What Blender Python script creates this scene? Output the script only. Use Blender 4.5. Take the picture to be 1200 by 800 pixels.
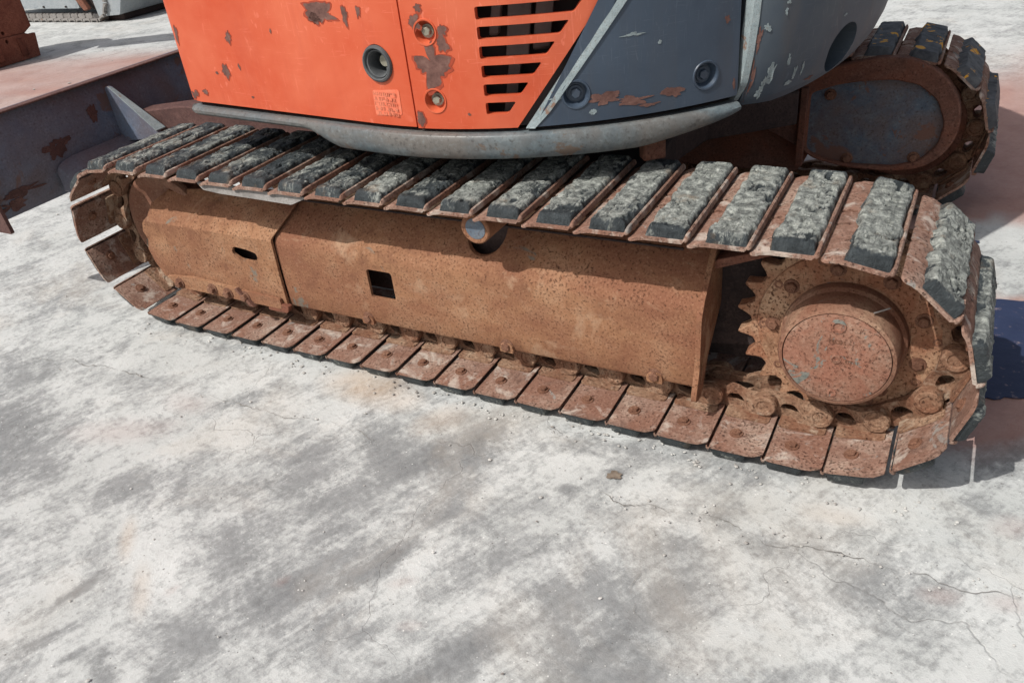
import bpy, bmesh, math, random
import numpy as np
from mathutils import Vector, Matrix, Euler
random.seed(7); rng = np.random.default_rng(11)
for o in list(bpy.data.objects): bpy.data.objects.remove(o, do_unlink=True)
scene = bpy.context.scene
COL = scene.collection

# ---------------------------------------------------------------- camera
CAM_POS = (1.7969, -1.5445, 1.3829)
YAW, PITCH, ROLL, FPX = 0.5488, -0.5633, -0.1196, 952.09
def look_axes(yaw, pitch, roll):
    f = Vector((-math.sin(yaw)*math.cos(pitch), math.cos(yaw)*math.cos(pitch), math.sin(pitch)))
    r = Vector((math.cos(yaw), math.sin(yaw), 0)); u = r.cross(f)
    r2 = math.cos(roll)*r + math.sin(roll)*u; u2 = -math.sin(roll)*r + math.cos(roll)*u
    return r2, u2, f
r_, u_, f_ = look_axes(YAW, PITCH, ROLL)
cd = bpy.data.cameras.new('camera'); cam = bpy.data.objects.new('camera', cd); COL.objects.link(cam)
cam.matrix_world = Matrix(((r_.x, u_.x, -f_.x, CAM_POS[0]), (r_.y, u_.y, -f_.y, CAM_POS[1]), (r_.z, u_.z, -f_.z, CAM_POS[2]), (0, 0, 0, 1)))
cd.sensor_width = 36; cd.lens = FPX/1200*36; cd.clip_start = .05; cd.clip_end = 500
scene.camera = cam

# ---------------------------------------------------------------- sky, sun, exposure
SUN_DIR = Vector((.37, .70, -1.0)).normalized()          # the way the light travels
elev = math.asin(-SUN_DIR.z)
to_sun = -SUN_DIR
world = bpy.data.worlds.new('World'); scene.world = world; world.use_nodes = True
wn = world.node_tree; wn.nodes.clear()
sky = wn.nodes.new('ShaderNodeTexSky'); sky.sky_type = 'NISHITA'; sky.sun_disc = False
sky.sun_elevation = elev; sky.sun_rotation = math.atan2(to_sun.x, to_sun.y)
sky.air_density = 1.0; sky.dust_density = 4.0; sky.ozone_density = 1.0
bg = wn.nodes.new('ShaderNodeBackground'); bg.inputs['Strength'].default_value = .115
wo = wn.nodes.new('ShaderNodeOutputWorld')
hz = wn.nodes.new('ShaderNodeHueSaturation'); hz.inputs['Saturation'].default_value = .55   # hazy, whitish sky
wn.links.new(sky.outputs[0], hz.inputs['Color']); wn.links.new(hz.outputs[0], bg.inputs[0]); wn.links.new(bg.outputs[0], wo.inputs[0])
sd = bpy.data.lights.new('sun', 'SUN'); sd.energy = 3.95; sd.angle = math.radians(.5); sd.color = (1, .975, .94)
sun = bpy.data.objects.new('sun', sd); COL.objects.link(sun)
sun.rotation_euler = SUN_DIR.to_track_quat('-Z', 'Y').to_euler(); sun.location = (-2, -3, 6)
scene.view_settings.view_transform = 'Standard'; scene.view_settings.look = 'None'
scene.view_settings.exposure = 0.0; scene.view_settings.gamma = 1.0
scene.render.engine = 'CYCLES'
scene.render.resolution_x, scene.render.resolution_y = 1024, 682

# ---------------------------------------------------------------- noise
def _h(ix, iy, iz, seed):
    h = (ix.astype(np.int64)*374761393 + iy.astype(np.int64)*668265263 + iz.astype(np.int64)*2147483647 + seed*974634) & 0xffffffff
    h = ((h ^ (h >> 13))*1274126177) & 0xffffffff
    h = h ^ (h >> 16)
    return (h & 0xffff)/65535.0
def vnoise(x, y, z=None, seed=0):
    x = np.asarray(x, float); y = np.asarray(y, float); z = np.zeros_like(x) if z is None else np.asarray(z, float)
    ix, iy, iz = np.floor(x), np.floor(y), np.floor(z); fx, fy, fz = x-ix, y-iy, z-iz
    sx, sy, sz = fx*fx*(3-2*fx), fy*fy*(3-2*fy), fz*fz*(3-2*fz)
    def g(a, b, c): return _h(ix+a, iy+b, iz+c, seed)
    def l(a, b, t): return a+(b-a)*t
    return l(l(l(g(0,0,0), g(1,0,0), sx), l(g(0,1,0), g(1,1,0), sx), sy), l(l(g(0,0,1), g(1,0,1), sx), l(g(0,1,1), g(1,1,1), sx), sy), sz)
def fbm(x, y, oct=4, seed=0):
    a, s, t = .5, 0, 0
    for i in range(oct):
        s = s+a*vnoise(x*2**i, y*2**i, None, seed+i*17); t += a; a *= .5
    return s/t
def worley(x, y, seed=0):
    ix, iy = np.floor(x), np.floor(y); d1 = np.full(x.shape, 9.); d2 = np.full(x.shape, 9.); zz = np.zeros_like(x)
    for a in (-1, 0, 1):
        for b in (-1, 0, 1):
            px = ix+a+_h(ix+a, iy+b, zz, seed); py = iy+b+_h(ix+a, iy+b, zz, seed+5)
            d = np.hypot(px-x, py-y); m = d < d1
            d2 = np.where(m, d1, np.minimum(d2, d)); d1 = np.where(m, d, d1)
    return d1, d2

# ---------------------------------------------------------------- materials
def lin(r, g, b):
    f = lambda c: (c/255/12.92 if c/255 <= .04045 else ((c/255+.055)/1.055)**2.4)
    return (f(r), f(g), f(b), 1)
class NT:
    def __init__(s, name):
        s.m = bpy.data.materials.new(name); s.m.use_nodes = True; s.t = s.m.node_tree; s.t.nodes.clear()
        s.out = s.t.nodes.new('ShaderNodeOutputMaterial'); s.b = s.t.nodes.new('ShaderNodeBsdfPrincipled')
        s.t.links.new(s.b.outputs[0], s.out.inputs[0])
        s.b.inputs['Specular IOR Level'].default_value = .3
    def n(s, typ, ins=None, **kw):
        nd = s.t.nodes.new(typ)
        for k, v in kw.items(): setattr(nd, k, v)
        for k, v in (ins or {}).items(): s.set(nd.inputs[k], v)
        return nd
    def set(s, sock, v):
        if hasattr(v, 'is_output'): s.t.links.new(v, sock)
        elif hasattr(v, 'outputs'): s.t.links.new(v.outputs[0], sock)
        else: sock.default_value = v
    def coord(s, rand=True, kind='Object'):
        tc = s.n('ShaderNodeTexCoord').outputs[kind]
        if not rand: return tc
        oi = s.n('ShaderNodeObjectInfo').outputs['Random']
        mu = s.n('ShaderNodeMath', {0: oi, 1: 37.0}, operation='MULTIPLY')
        return s.n('ShaderNodeVectorMath', {0: tc, 1: mu.outputs[0]}, operation='ADD').outputs[0]
    def mapped(s, vec, scale=(1, 1, 1), rot=(0, 0, 0)):
        return s.n('ShaderNodeMapping', {'Vector': vec, 'Scale': scale, 'Rotation': rot}).outputs[0]
    def noise(s, vec, scale, detail=4, rough=.55, dist=0.0):
        return s.n('ShaderNodeTexNoise', {'Vector': vec, 'Scale': scale, 'Detail': detail, 'Roughness': rough, 'Distortion': dist}).outputs[0]
    def vor(s, vec, scale, feature='F1', rnd=1.0):
        return s.n('ShaderNodeTexVoronoi', {'Vector': vec, 'Scale': scale, 'Randomness': rnd}, feature=feature).outputs['Distance']
    def ramp(s, fac, stops):
        nd = s.n('ShaderNodeValToRGB', {'Fac': fac}); e = nd.color_ramp.elements
        while len(e) < len(stops): e.new(.5)
        for i, (p, c) in enumerate(stops):
            e[i].position = p; e[i].color = c if isinstance(c, tuple) else (c, c, c, 1)
        return nd.outputs[0]
    def mix(s, fac, a, b, mode='MIX'):
        nd = s.n('ShaderNodeMix', data_type='RGBA', blend_type=mode)
        s.set(nd.inputs[0], fac); s.set(nd.inputs[6], a); s.set(nd.inputs[7], b); return nd.outputs[2]
    def math(s, op, a, b=0.0, clamp=False):
        return s.n('ShaderNodeMath', {0: a, 1: b}, operation=op, use_clamp=clamp).outputs[0]
    def attr(s, name, out='Fac'):
        return s.n('ShaderNodeAttribute', attribute_name=name).outputs[out]
    def bump(s, h, strength=.4, dist=.004, normal=None):
        ins = {'Height': h, 'Strength': strength, 'Distance': dist}
        if normal is not None: ins['Normal'] = normal
        return s.n('ShaderNodeBump', ins).outputs[0]
    def finish(s, color, rough=.8, normal=None, metal=0.0, spec=None):
        s.set(s.b.inputs['Base Color'], color); s.set(s.b.inputs['Roughness'], rough); s.set(s.b.inputs['Metallic'], metal)
        if normal is not None: s.set(s.b.inputs['Normal'], normal)
        if spec is not None: s.b.inputs['Specular IOR Level'].default_value = spec
        return s.m

def rust(name, dark, mid, light, patch=None, patch_at=.66, sc=5.0, speck=.55, speckcol=None, bump=.5, rough=.85, pale=None, pale_at=.64, rand=True, fine=None, red=None, streak=(.9, 1.5, 1.7)):
    """rusted steel: cloudy rust tones, dark pits, patches of old paint, pale dust"""
    t = NT(name); v = t.coord(rand)
    n1 = t.noise(v, sc, 5, .62, .4); n2 = t.noise(v, sc*7, 5, .68, .3); n3 = t.noise(v, fine or max(120, sc*26), 3, .7)
    c = t.ramp(t.math('ADD', t.math('MULTIPLY', n1, .5), t.math('MULTIPLY', n2, .5)), [(.34, dark), (.48, mid), (.62, light)])
    if red:
        nr = t.noise(t.mapped(v, streak), sc*.9, 5, .6, .6)
        c = t.mix(t.ramp(nr, [(.40, 0), (.62, .85)]), c, red)
    sc_ = speckcol or dark
    f2 = t.ramp(t.math('ADD', t.math('MULTIPLY', n2, .45), t.math('MULTIPLY', n3, .55)), [(.50, 0), (.62, 1)])
    c = t.mix(t.math('MULTIPLY', f2, .45), c, sc_)
    pit = t.ramp(t.math('ADD', t.math('MULTIPLY', n1, .18), t.math('MULTIPLY', n3, .82)), [(.56, 0), (.66, 1)])
    c = t.mix(t.math('MULTIPLY', pit, speck), c, tuple(x*.45 for x in sc_[:3])+(1,))
    c = t.mix(t.ramp(n3, [(.28, .35), (.42, 0)]), c, tuple(min(1, x*1.25+.02) for x in light[:3])+(1,))
    if pale:
        fp = t.ramp(t.noise(v, sc*1.7, 6, .65, .6), [(pale_at, 0), (pale_at+.1, 1)])
        c = t.mix(t.math('MULTIPLY', fp, .75), c, pale)
    if patch:
        fp = t.ramp(t.noise(v, sc*1.3, 5, .7, .8), [(patch_at, 0), (patch_at+.035, 1)])
        c = t.mix(t.math('MULTIPLY', fp, .85), c, patch)
    h = t.math('ADD', n2, t.math('ADD', t.math('MULTIPLY', n3, .6), t.math('MULTIPLY', pit, -.7)))
    return t.finish(c, rough, t.bump(h, bump, .0035), 0.0, .25)

MAT = {}
MAT['frame_rust'] = rust('frame_rust', lin(100,68,50), lin(144,104,76), lin(162,126,98), lin(112,108,98), .64, 3.2, .8, lin(92,58,40), .55, pale=lin(166,136,110), pale_at=.59, fine=150, red=lin(122,80,60))
MAT['shoe_rust'] = rust('shoe_rust', lin(86,64,55), lin(136,108,94), lin(166,144,128), lin(136,132,126), .64, 7, .85, lin(82,54,43), .9, pale=lin(182,170,158), pale_at=.545, fine=150, red=lin(126,90,74), streak=(1, 1, 1))
MAT['link_rust'] = rust('link_rust', lin(88,64,50), lin(140,110,88), lin(172,146,122), None, .7, 9, .85, lin(80,50,36), .9, pale=lin(170,152,132), pale_at=.57, fine=150, red=lin(118,80,60), streak=(1, 1, 1))
MAT['dark_rust'] = rust('dark_rust', lin(78,54,46), lin(108,76,64), lin(136,100,84), lin(92,90,90), .68, 5, .6, lin(68,44,36), .5, red=lin(122,76,58), streak=(1, 1, 1))
MAT['red_rust'] = rust('red_rust', lin(128,62,40), lin(176,92,60), lin(196,124,86), None, .7, 6, .6, lin(110,54,36), .6)
MAT['sprocket_rust'] = rust('sprocket_rust', lin(106,74,54), lin(154,120,94), lin(180,150,122), lin(104,108,106), .63, 7, .85, lin(98,58,40), .9, fine=130, red=lin(138,90,66), streak=(1, 1, 1))
MAT['hub_rust'] = rust('hub_rust', lin(100,72,58), lin(132,98,80), lin(152,124,102), lin(116,110,98), .62, 5, .6, lin(96,62,46), .6, fine=170, red=lin(120,80,62))
MAT['cap_rust'] = rust('cap_rust', lin(106,76,62), lin(138,102,84), lin(156,128,110), lin(112,120,114), .57, 11, .75, lin(94,58,44), .7, fine=180, red=lin(138,92,74), streak=(1, 1, 1))
MAT['bolt_rust'] = rust('bolt_rust', lin(84,58,46), lin(120,84,66), lin(144,108,88), None, .7, 20, .5, lin(80,50,38), .8)
MAT['bucket_rust'] = rust('bucket_rust', lin(82,44,34), lin(112,64,50), lin(136,84,66), None, .7, 2.5, .5, lin(74,40,32), .6)
MAT['arm_rust'] = rust('arm_rust', lin(66,48,46), lin(86,62,58), lin(104,78,72), None, .7, 6, .5, lin(66,44,40), .5)
MAT['blade_paint'] = rust('blade_paint', lin(74,86,104), lin(94,106,124), lin(114,123,138), lin(106,84,76), .60, 2.2, .3, lin(86,80,84), .35, .6, red=lin(100,90,92), streak=(1, 1, 1))
MAT['worn_edge'] = rust('worn_edge', lin(104,112,114), lin(132,144,146), lin(150,162,164), lin(124,92,72), .62, 12, .3, lin(112,100,90), .3, .55)
MAT['rim_paint'] = rust('rim_paint', lin(64,72,76), lin(86,96,100), lin(112,122,124), lin(98,82,70), .61, 3.5, .3, lin(70,66,64), .2, .36, red=lin(104,98,92), fine=90)
MAT['far_cover'] = rust('far_cover', lin(68,78,92), lin(92,104,116), lin(116,123,128), lin(118,86,72), .56, 5, .5, lin(90,76,72), .35, .6, red=lin(108,92,86), streak=(1, 1, 1))
MAT['bare_steel'] = rust('bare_steel', lin(104,100,96), lin(132,128,124), lin(150,148,144), lin(120,96,82), .64, 8, .3, lin(106,94,86), .3, .55)
MAT['pale_paint'] = rust('pale_paint', lin(124,130,134), lin(146,152,155), lin(160,165,166), lin(110,102,96), .74, 3, .2, lin(120,120,120), .2, .55)
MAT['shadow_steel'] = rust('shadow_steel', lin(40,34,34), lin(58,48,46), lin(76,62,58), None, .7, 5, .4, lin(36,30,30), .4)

def paint(name, base, fade, chipcol, rough=.42, chip_at=.74, scr=.5, grime=None):
    """weathered machine paint: faded clouds, hairline scratches, tiny chips, grime"""
    t = NT(name); v = t.coord(False)
    c = t.ramp(t.noise(v, 2.4, 5, .62, .3), [(.36, base), (.66, fade)])
    c = t.mix(t.math('MULTIPLY', t.ramp(t.noise(v, 26, 4, .6), [(.35, 0), (.8, 1)]), .22), c, fade)
    if grime:
        g = t.noise(t.mapped(v, (9, 9, 1.1)), 1.6, 5, .62, .2)
        c = t.mix(t.math('MULTIPLY', t.ramp(g, [(.5, 0), (.8, 1)]), .4), c, grime)
    s = None
    for k, (rx, scl) in enumerate((((.5, .35, .6), (3, 3, 60)), ((.2, -.7, .9), (2, 70, 4)), ((1.1, .2, -.4), (55, 3, 3)))):
        nn = t.ramp(t.noise(t.mapped(v, scl, rx), 1.7, 2, .5, 3.5), [(.665, 0), (.68, 1)])
        s = nn if s is None else t.math('MAXIMUM', s, nn)
    gate = t.ramp(t.noise(v, 5, 3), [(.42, 0), (.58, 1)])
    s = t.math('MULTIPLY', t.math('MULTIPLY', s, gate), scr)
    c = t.mix(s, c, tuple(min(1, x*1.3+.12) for x in fade[:3])+(1,))
    n2 = t.noise(v, 15, 6, .7, .3)
    chip = t.ramp(n2, [(chip_at, 0), (chip_at+.012, 1)])
    c = t.mix(chip, c, chipcol)
    rr = t.math('ADD', t.math('MULTIPLY', t.noise(v, 9, 4), .25), rough-.1)
    h = t.math('ADD', t.math('MULTIPLY', chip, -1.0), t.math('MULTIPLY', t.noise(v, 60, 3), .12))
    return t.finish(c, rr, t.bump(h, .25, .002), 0, .4)
MAT['orange'] = paint('orange_paint', lin(186,72,38), lin(202,102,70), lin(104,66,56), .45, .745, .22, lin(170,70,48))
MAT['slate'] = paint('slate_paint', lin(50,61,75), lin(66,78,92), lin(176,182,184), .42, .735, .16, lin(70,68,68))
MAT['slate_dull'] = paint('slate_dull_paint', lin(54,66,80), lin(80,88,94), lin(186,190,190), .55, .73, .18, lin(94,82,72))

t = NT('peeled_rust'); v = t.coord()
c = t.ramp(t.noise(v, 40, 6, .65), [(.3, lin(84,58,52)), (.55, lin(108,78,70)), (.75, lin(128,98,88))])
MAT['peel'] = t.finish(c, .85, t.bump(t.noise(v, 120, 4), .6, .002))
t = NT('brass_bolt'); v = t.coord()
MAT['zinc'] = t.finish(t.ramp(t.noise(v, 30, 4), [(.3, lin(122,118,104)), (.7, lin(164,160,144))]), .5, None, .35)
t = NT('rubber_ring'); v = t.coord()
MAT['ring'] = t.finish(t.ramp(t.noise(v, 18, 4), [(.3, lin(58,60,62)), (.7, lin(98,100,100))]), .6, t.bump(t.noise(v, 80, 3), .2, .002))
t = NT('dark_interior'); v = t.coord()
MAT['inside'] = t.finish(t.ramp(t.noise(v, 6, 4), [(.3, lin(40,34,34)), (.7, lin(66,58,56))]), .8)
t = NT('grey_engine'); v = t.coord()
MAT['engine'] = t.finish(t.ramp(t.noise(v, 9, 4), [(.3, lin(70,66,64)), (.7, lin(112,108,104))]), .6)
t = NT('faint_print'); v = t.coord()
MAT['print'] = t.finish(t.ramp(t.noise(v, 40, 4), [(.3, lin(186,92,66)), (.7, lin(206,128,100))]), .6)
t = NT('faint_print_ground'); v = t.coord()
MAT['printbase'] = t.finish(t.ramp(t.noise(v, 60, 4), [(.3, lin(214,106,76)), (.7, lin(214,124,96))]), .6)

# worn rubber: black rubber under pale dried mud; the dust attribute says where the mud has stuck
t = NT('muddy_rubber'); v = t.coord()
d = t.attr('dust'); n1 = t.noise(v, 22, 8, .68, .6); n2 = t.noise(v, 48, 7, .72, .6); n3 = t.noise(t.mapped(v, (160, 26, 60)), 1.0, 5, .7, .8)
f = t.math('ADD', d, t.math('MULTIPLY', t.math('SUBTRACT', n1, .5), 1.5)); f = t.math('ADD', f, t.math('MULTIPLY', t.math('SUBTRACT', n3, .5), 1.7))
n0 = t.noise(v, 7, 4, .6, .5); mud = t.ramp(n2, [(.34, lin(78,80,77)), (.5, lin(132,135,129)), (.66, lin(184,187,178))])
f = t.math('ADD', f, t.math('MULTIPLY', t.math('SUBTRACT', n0, .52), 1.6))
rub = t.ramp(n1, [(.3, lin(38,43,45)), (.7, lin(70,76,78))])
c = t.mix(t.ramp(f, [(.26, 0), (.50, .8), (.8, 1)]), rub, mud)
br = t.ramp(t.noise(v, 13, 4, .6), [(.60, 0), (.72, 1)])
c = t.mix(t.math('MULTIPLY', br, .4), c, lin(140,116,90))
hh = t.math('ADD', t.math('ADD', n3, n2), t.math('MULTIPLY', n1, 1.2))
MAT['pad'] = t.finish(c, t.ramp(f, [(.3, .5), (.6, .85)]), t.bump(hh, 1.0, .007), 0, .3)
t = NT('yellow_marked_rubber'); v = t.coord(); n1 = t.noise(v, 24, 6, .6)
c = t.ramp(n1, [(.3, lin(52,54,58)), (.7, lin(96,98,100))])
yy = t.ramp(t.noise(v, 16, 4, .6), [(.605, 0), (.63, 1)])
c = t.mix(yy, c, lin(206,150,52))
MAT['pad_yellow'] = t.finish(c, .7, t.bump(t.noise(v, 70, 5), .6, .004))

# ---------------------------------------------------------------- mesh helpers
def tagged(o, label=None, cat=None, group=None, kind=None):
    if label: o['label'] = label
    if cat: o['category'] = cat
    if group: o['group'] = group
    if kind: o['kind'] = kind
    return o
def empty(name, loc=(0, 0, 0)):
    o = bpy.data.objects.new(name, None); COL.objects.link(o); o.location = loc; o.empty_display_size = .2; return o
def link_mesh(name, me, mat, parent=None, bevel=0, seg=2):
    o = bpy.data.objects.new(name, me); COL.objects.link(o)
    if mat is not None and not me.materials: me.materials.append(mat)
    if parent is not None: o.parent = parent
    if bevel:
        b = o.modifiers.new('bevel', 'BEVEL'); b.width = bevel; b.segments = seg; b.limit_method = 'ANGLE'; b.angle_limit = math.radians(40)
    return o
def mk(name, verts, faces, smooth=True, ang=35):
    me = bpy.data.meshes.new(name); me.from_pydata([tuple(v) for v in verts], [], faces); me.validate(); 
    bm = bmesh.new(); bm.from_mesh(me); bmesh.ops.recalc_face_normals(bm, faces=bm.faces); bm.to_mesh(me); bm.free()
    if smooth:
        me.polygons.foreach_set('use_smooth', [True]*len(me.polygons)); me.set_sharp_from_angle(angle=math.radians(ang))
    return me
def outline_mesh(name, outer, holes, depth, mapf, cuts=(), cuts_y=(), ang=35):
    """flat outline with holes in (a, b), given thickness and carried onto a surface by mapf(a, b, depth)"""
    bm = bmesh.new()
    for loop in [outer]+list(holes):
        vs = [bm.verts.new((p[0], p[1], 0)) for p in loop]
        for i in range(len(vs)): bm.edges.new((vs[i], vs[(i+1) % len(vs)]))
    bmesh.ops.triangle_fill(bm, use_beauty=True, use_dissolve=False, edges=list(bm.edges), normal=(0, 0, 1))
    for s in cuts:
        bmesh.ops.bisect_plane(bm, geom=list(bm.verts)+list(bm.edges)+list(bm.faces), plane_co=(s, 0, 0), plane_no=(1, 0, 0))
    for s in cuts_y:
        bmesh.ops.bisect_plane(bm, geom=list(bm.verts)+list(bm.edges)+list(bm.faces), plane_co=(0, s, 0), plane_no=(0, 1, 0))
    bm.verts.ensure_lookup_table(); bm.verts.index_update()
    P = [(v.co.x, v.co.y) for v in bm.verts]; n = len(P)
    F = [[v.index for v in f.verts] for f in bm.faces]
    B = [[v.index for v in e.verts] for e in bm.edges if len(e.link_faces) == 1]
    bm.free()
    verts = [mapf(a, b, 0) for a, b in P]+[mapf(a, b, depth) for a, b in P]
    faces = F+[[i+n for i in reversed(f)] for f in F]+[[a, b, b+n, a+n] for a, b in B]
    return mk(name, verts, faces, True, ang)
def lathe(name, prof, seg=32, ang=35, a0=0, a1=2*math.pi):
    """prof: (r, h) pairs; the axis is -Y: h runs toward -Y (toward the viewer's side)"""
    full = abs(a1-a0-2*math.pi) < 1e-6; ns = seg if full else seg+1
    V = []; F = []
    for r, h in prof:
        for i in range(ns):
            a = a0+(a1-a0)*i/seg; V.append((r*math.cos(a), -h, r*math.sin(a)))
    for j in range(len(prof)-1):
        for i in range(seg):
            k = (i+1) % ns; F.append((j*ns+i, j*ns+k, (j+1)*ns+k, (j+1)*ns+i))
    me = bpy.data.meshes.new(name); me.from_pydata(V, [], F)
    bm = bmesh.new(); bm.from_mesh(me); bmesh.ops.remove_doubles(bm, verts=bm.verts, dist=1e-6); bmesh.ops.recalc_face_normals(bm, faces=bm.faces); bm.to_mesh(me); bm.free()
    me.polygons.foreach_set('use_smooth', [True]*len(me.polygons)); me.set_sharp_from_angle(angle=math.radians(ang)); return me
def box(name, x0, x1, y0, y1, z0, z1):
    V = [(x, y, z) for x in (x0, x1) for y in (y0, y1) for z in (z0, z1)]
    return mk(name, V, [(0, 1, 3, 2), (4, 6, 7, 5), (0, 4, 5, 1), (2, 3, 7, 6), (0, 2, 6, 4), (1, 5, 7, 3)], True, 30)
def hexbolt(name, r=.013, h=.010, washer=True):
    prof_h = []
    V = []; F = []
    rings = [(r*1.5, 0, 16), (r*1.5, .0025, 16)] if washer else []
    def ring(rr, z, k, off=0): 
        i = len(V); V.extend([(rr*math.cos(2*math.pi*j/k+off), -z, rr*math.sin(2*math.pi*j/k+off)) for j in range(k)]); return list(range(i, i+k))
    if washer:
        a = ring(r*1.5, 0, 18); b = ring(r*1.45, .003, 18)
        for j in range(18): F.append((a[j], a[(j+1) % 18], b[(j+1) % 18], b[j]))
        F.append(tuple(b))
    a = ring(r, 0, 6, .3); b = ring(r, h*.85, 6, .3); c = ring(r*.82, h, 6, .3)
    for p, q in ((a, b), (b, c)):
        for j in range(6): F.append((p[j], p[(j+1) % 6], q[(j+1) % 6], q[j]))
    F.append(tuple(c))
    return mk(name, V, F, True, 30)
def put(o, M): o.matrix_local = M; return o
def trs(x, y, z, rx=0, ry=0, rz=0): return Matrix.Translation((x, y, z)) @ Euler((rx, ry, rz)).to_matrix().to_4x4()
def ellipse(cx, cy, rx, ry, n=24, rot=0): return [(cx+rx*math.cos(2*math.pi*i/n)*math.cos(rot)-ry*math.sin(2*math.pi*i/n)*math.sin(rot), cy+rx*math.cos(2*math.pi*i/n)*math.sin(rot)+ry*math.sin(2*math.pi*i/n)*math.cos(rot)) for i in range(n)]
def rrect(x0, x1, y0, y1, r, n=4):
    P = []
    for cx, cy, a in ((x1-r, y1-r, 0), (x0+r, y1-r, 90), (x0+r, y0+r, 180), (x1-r, y0+r, 270)):
        for i in range(n+1):
            t_ = math.radians(a+90*i/n); P.append((cx+r*math.cos(t_), cy+r*math.sin(t_)))
    return P
def round_poly(pts, r, n=4):
    P = []; k = len(pts)
    for i in range(k):
        a, b, c = Vector(pts[i-1]), Vector(pts[i]), Vector(pts[(i+1) % k])
        d1 = (a-b); d2 = (c-b); q = min(r, d1.length*.45, d2.length*.45); p1 = b+d1.normalized()*q; p2 = b+d2.normalized()*q
        for j in range(n+1):
            u = j/n; p = p1*(1-u)**2+b*2*u*(1-u)+p2*u*u; P.append((p.x, p.y))
    return P
def ragged(cx, cy, rx, ry, n=40, amp=.35, seed=0, rot=0):
    P = []
    for i in range(n):
        a = 2*math.pi*i/n
        k = 1+amp*(2*float(fbm(np.array([1.7*math.cos(a)+seed*3.1]), np.array([1.7*math.sin(a)+seed*1.7]), 4, seed)[0])-1)*1.6
        x, y = rx*k*math.cos(a), ry*k*math.sin(a); P.append((cx+x*math.cos(rot)-y*math.sin(rot), cy+x*math.sin(rot)+y*math.cos(rot)))
    return P

t = NT('primer_edge'); v = t.coord()
MAT['primer'] = t.finish(t.ramp(t.noise(v, 50, 4), [(.3, lin(132,52,34)), (.7, lin(164,70,46))]), .7)

# ================================================================ GROUND
GREY= [(-0.582, -0.601, 0.164, 0.061, 0.253, -0.169, 0.6), (-0.787, -0.335, 0.216, 0.076, 0.126, -0.09, 0.45), (-0.393, -0.714, 0.176, 0.068, 0.073, -0.049, 0.5), (-0.056, -0.675, 0.106, 0.079, 0.061, -0.04, 0.5), (-0.11, -0.882, 0.099, 0.041, 0.026, -0.017, 0.3), (0.182, -0.95, 0.028, 0.097, 0.015, -0.006, 0.95), (0.239, -1.07, 0.034, 0.073, 0.016, -0.006, 0.95), (0.327, -1.085, 0.019, 0.031, 0.01, -0.003, 0.9), (0.428, -1.075, 0.028, 0.012, 0.05, -0.039, 0.8), (0.54, -1.026, 0.026, 0.03, 0.047, -0.025, 0.6), (0.165, -0.623, 0.019, 0.003, 0.054, -0.063, 0.35), (0.328, -0.507, 0.137, 0.136, 0.063, -0.049, 0.45), (0.344, -0.354, 0.093, 0.069, 0.08, -0.076, 0.5), (0.502, -0.506, 0.101, 0.131, 0.102, -0.078, 0.5), (0.572, -0.266, 0.074, 0.029, 0.056, -0.078, 0.7), (0.702, -0.254, 0.078, 0.112, 0.034, -0.031, 0.9), (0.816, -0.154, 0.055, 0.125, 0.057, -0.05, 0.6), (0.794, -0.613, 0.051, 0.103, 0.024, -0.016, 0.8), (1.008, -0.551, 0.066, 0.094, 0.052, -0.045, 0.5), (0.637, -0.784, 0.081, 0.095, 0.109, -0.074, 0.5), (0.767, -0.849, 0.053, 0.103, 0.059, -0.03, 0.5), (0.88, -0.777, 0.025, 0.035, 0.021, -0.014, 0.7), (0.471, -0.718, 0.119, 0.049, 0.075, -0.078, 0.45), (0.533, -0.95, 0.072, 0.052, 0.075, -0.055, 0.4), (1.01, -0.351, 0.07, 0.106, 0.051, -0.049, 0.45), (0.859, -0.38, 0.047, 0.098, 0.051, -0.04, 0.4), (1.05, -0.065, 0.063, 0.024, 0.019, -0.044, 0.65), (1.189, -0.012, 0.041, 0.016, 0.015, -0.038, 0.4), (1.099, -0.227, 0.025, 0.01, 0.009, -0.019, 0.9), (1.183, -0.127, 0.016, 0.006, 0.007, -0.017, 0.95), (1.463, -0.169, 0.024, 0.009, 0.006, -0.024, 0.95), (1.486, -0.13, 0.031, -0.005, 0.0, -0.023, 0.6), (1.3, -0.562, 0.144, 0.062, 0.054, -0.127, 0.55), (1.306, -0.68, 0.152, 0.066, 0.022, -0.048, 0.5), (1.428, -0.401, 0.089, 0.063, 0.048, -0.098, 0.45), (1.849, -0.294, 0.151, 0.025, -0.001, -0.085, 0.4), (1.712, -0.512, 0.085, 0.037, 0.005, -0.025, 0.4), (1.929, -0.347, 0.085, 0.036, 0.004, -0.057, 0.35), (1.372, -0.292, 0.112, 0.016, 0.01, -0.051, 0.45), (1.593, -0.229, 0.088, 0.002, 0.001, -0.036, 0.5), (1.983, 0.069, 0.048, -0.01, -0.005, -0.029, 0.4), (1.125, -0.716, 0.092, 0.1, 0.037, -0.035, 0.45), (1.029, -0.822, 0.082, 0.058, 0.02, -0.022, 0.4), (2.038, 0.277, 0.066, 0.07, 0.017, -0.072, 0.7), (1.133, -0.418, 0.058, 0.082, 0.024, -0.025, 0.5), (0.631, -0.564, 0.052, 0.084, 0.035, -0.024, 0.5), (-0.456, -0.27, 0.127, 0.098, 0.066, -0.047, 0.4), (-0.414, -0.011, 0.249, -0.006, 0.042, -0.053, 0.3), (-1.306, 0.057, 0.126, 0.103, 0.19, -0.12, 0.3)]
TAN= [(0.356, -0.053, 0.149, 0.013, 0.044, -0.075, 0.7), (0.646, -0.1, 0.051, 0.068, 0.033, -0.034, 0.35), (0.162, -0.786, 0.02, 0.004, 0.049, -0.052, 0.4), (0.328, -0.888, 0.021, 0.007, 0.057, -0.056, 0.3), (1.699, -0.074, 0.071, 0.008, 0.001, -0.028, 0.25)]
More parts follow.
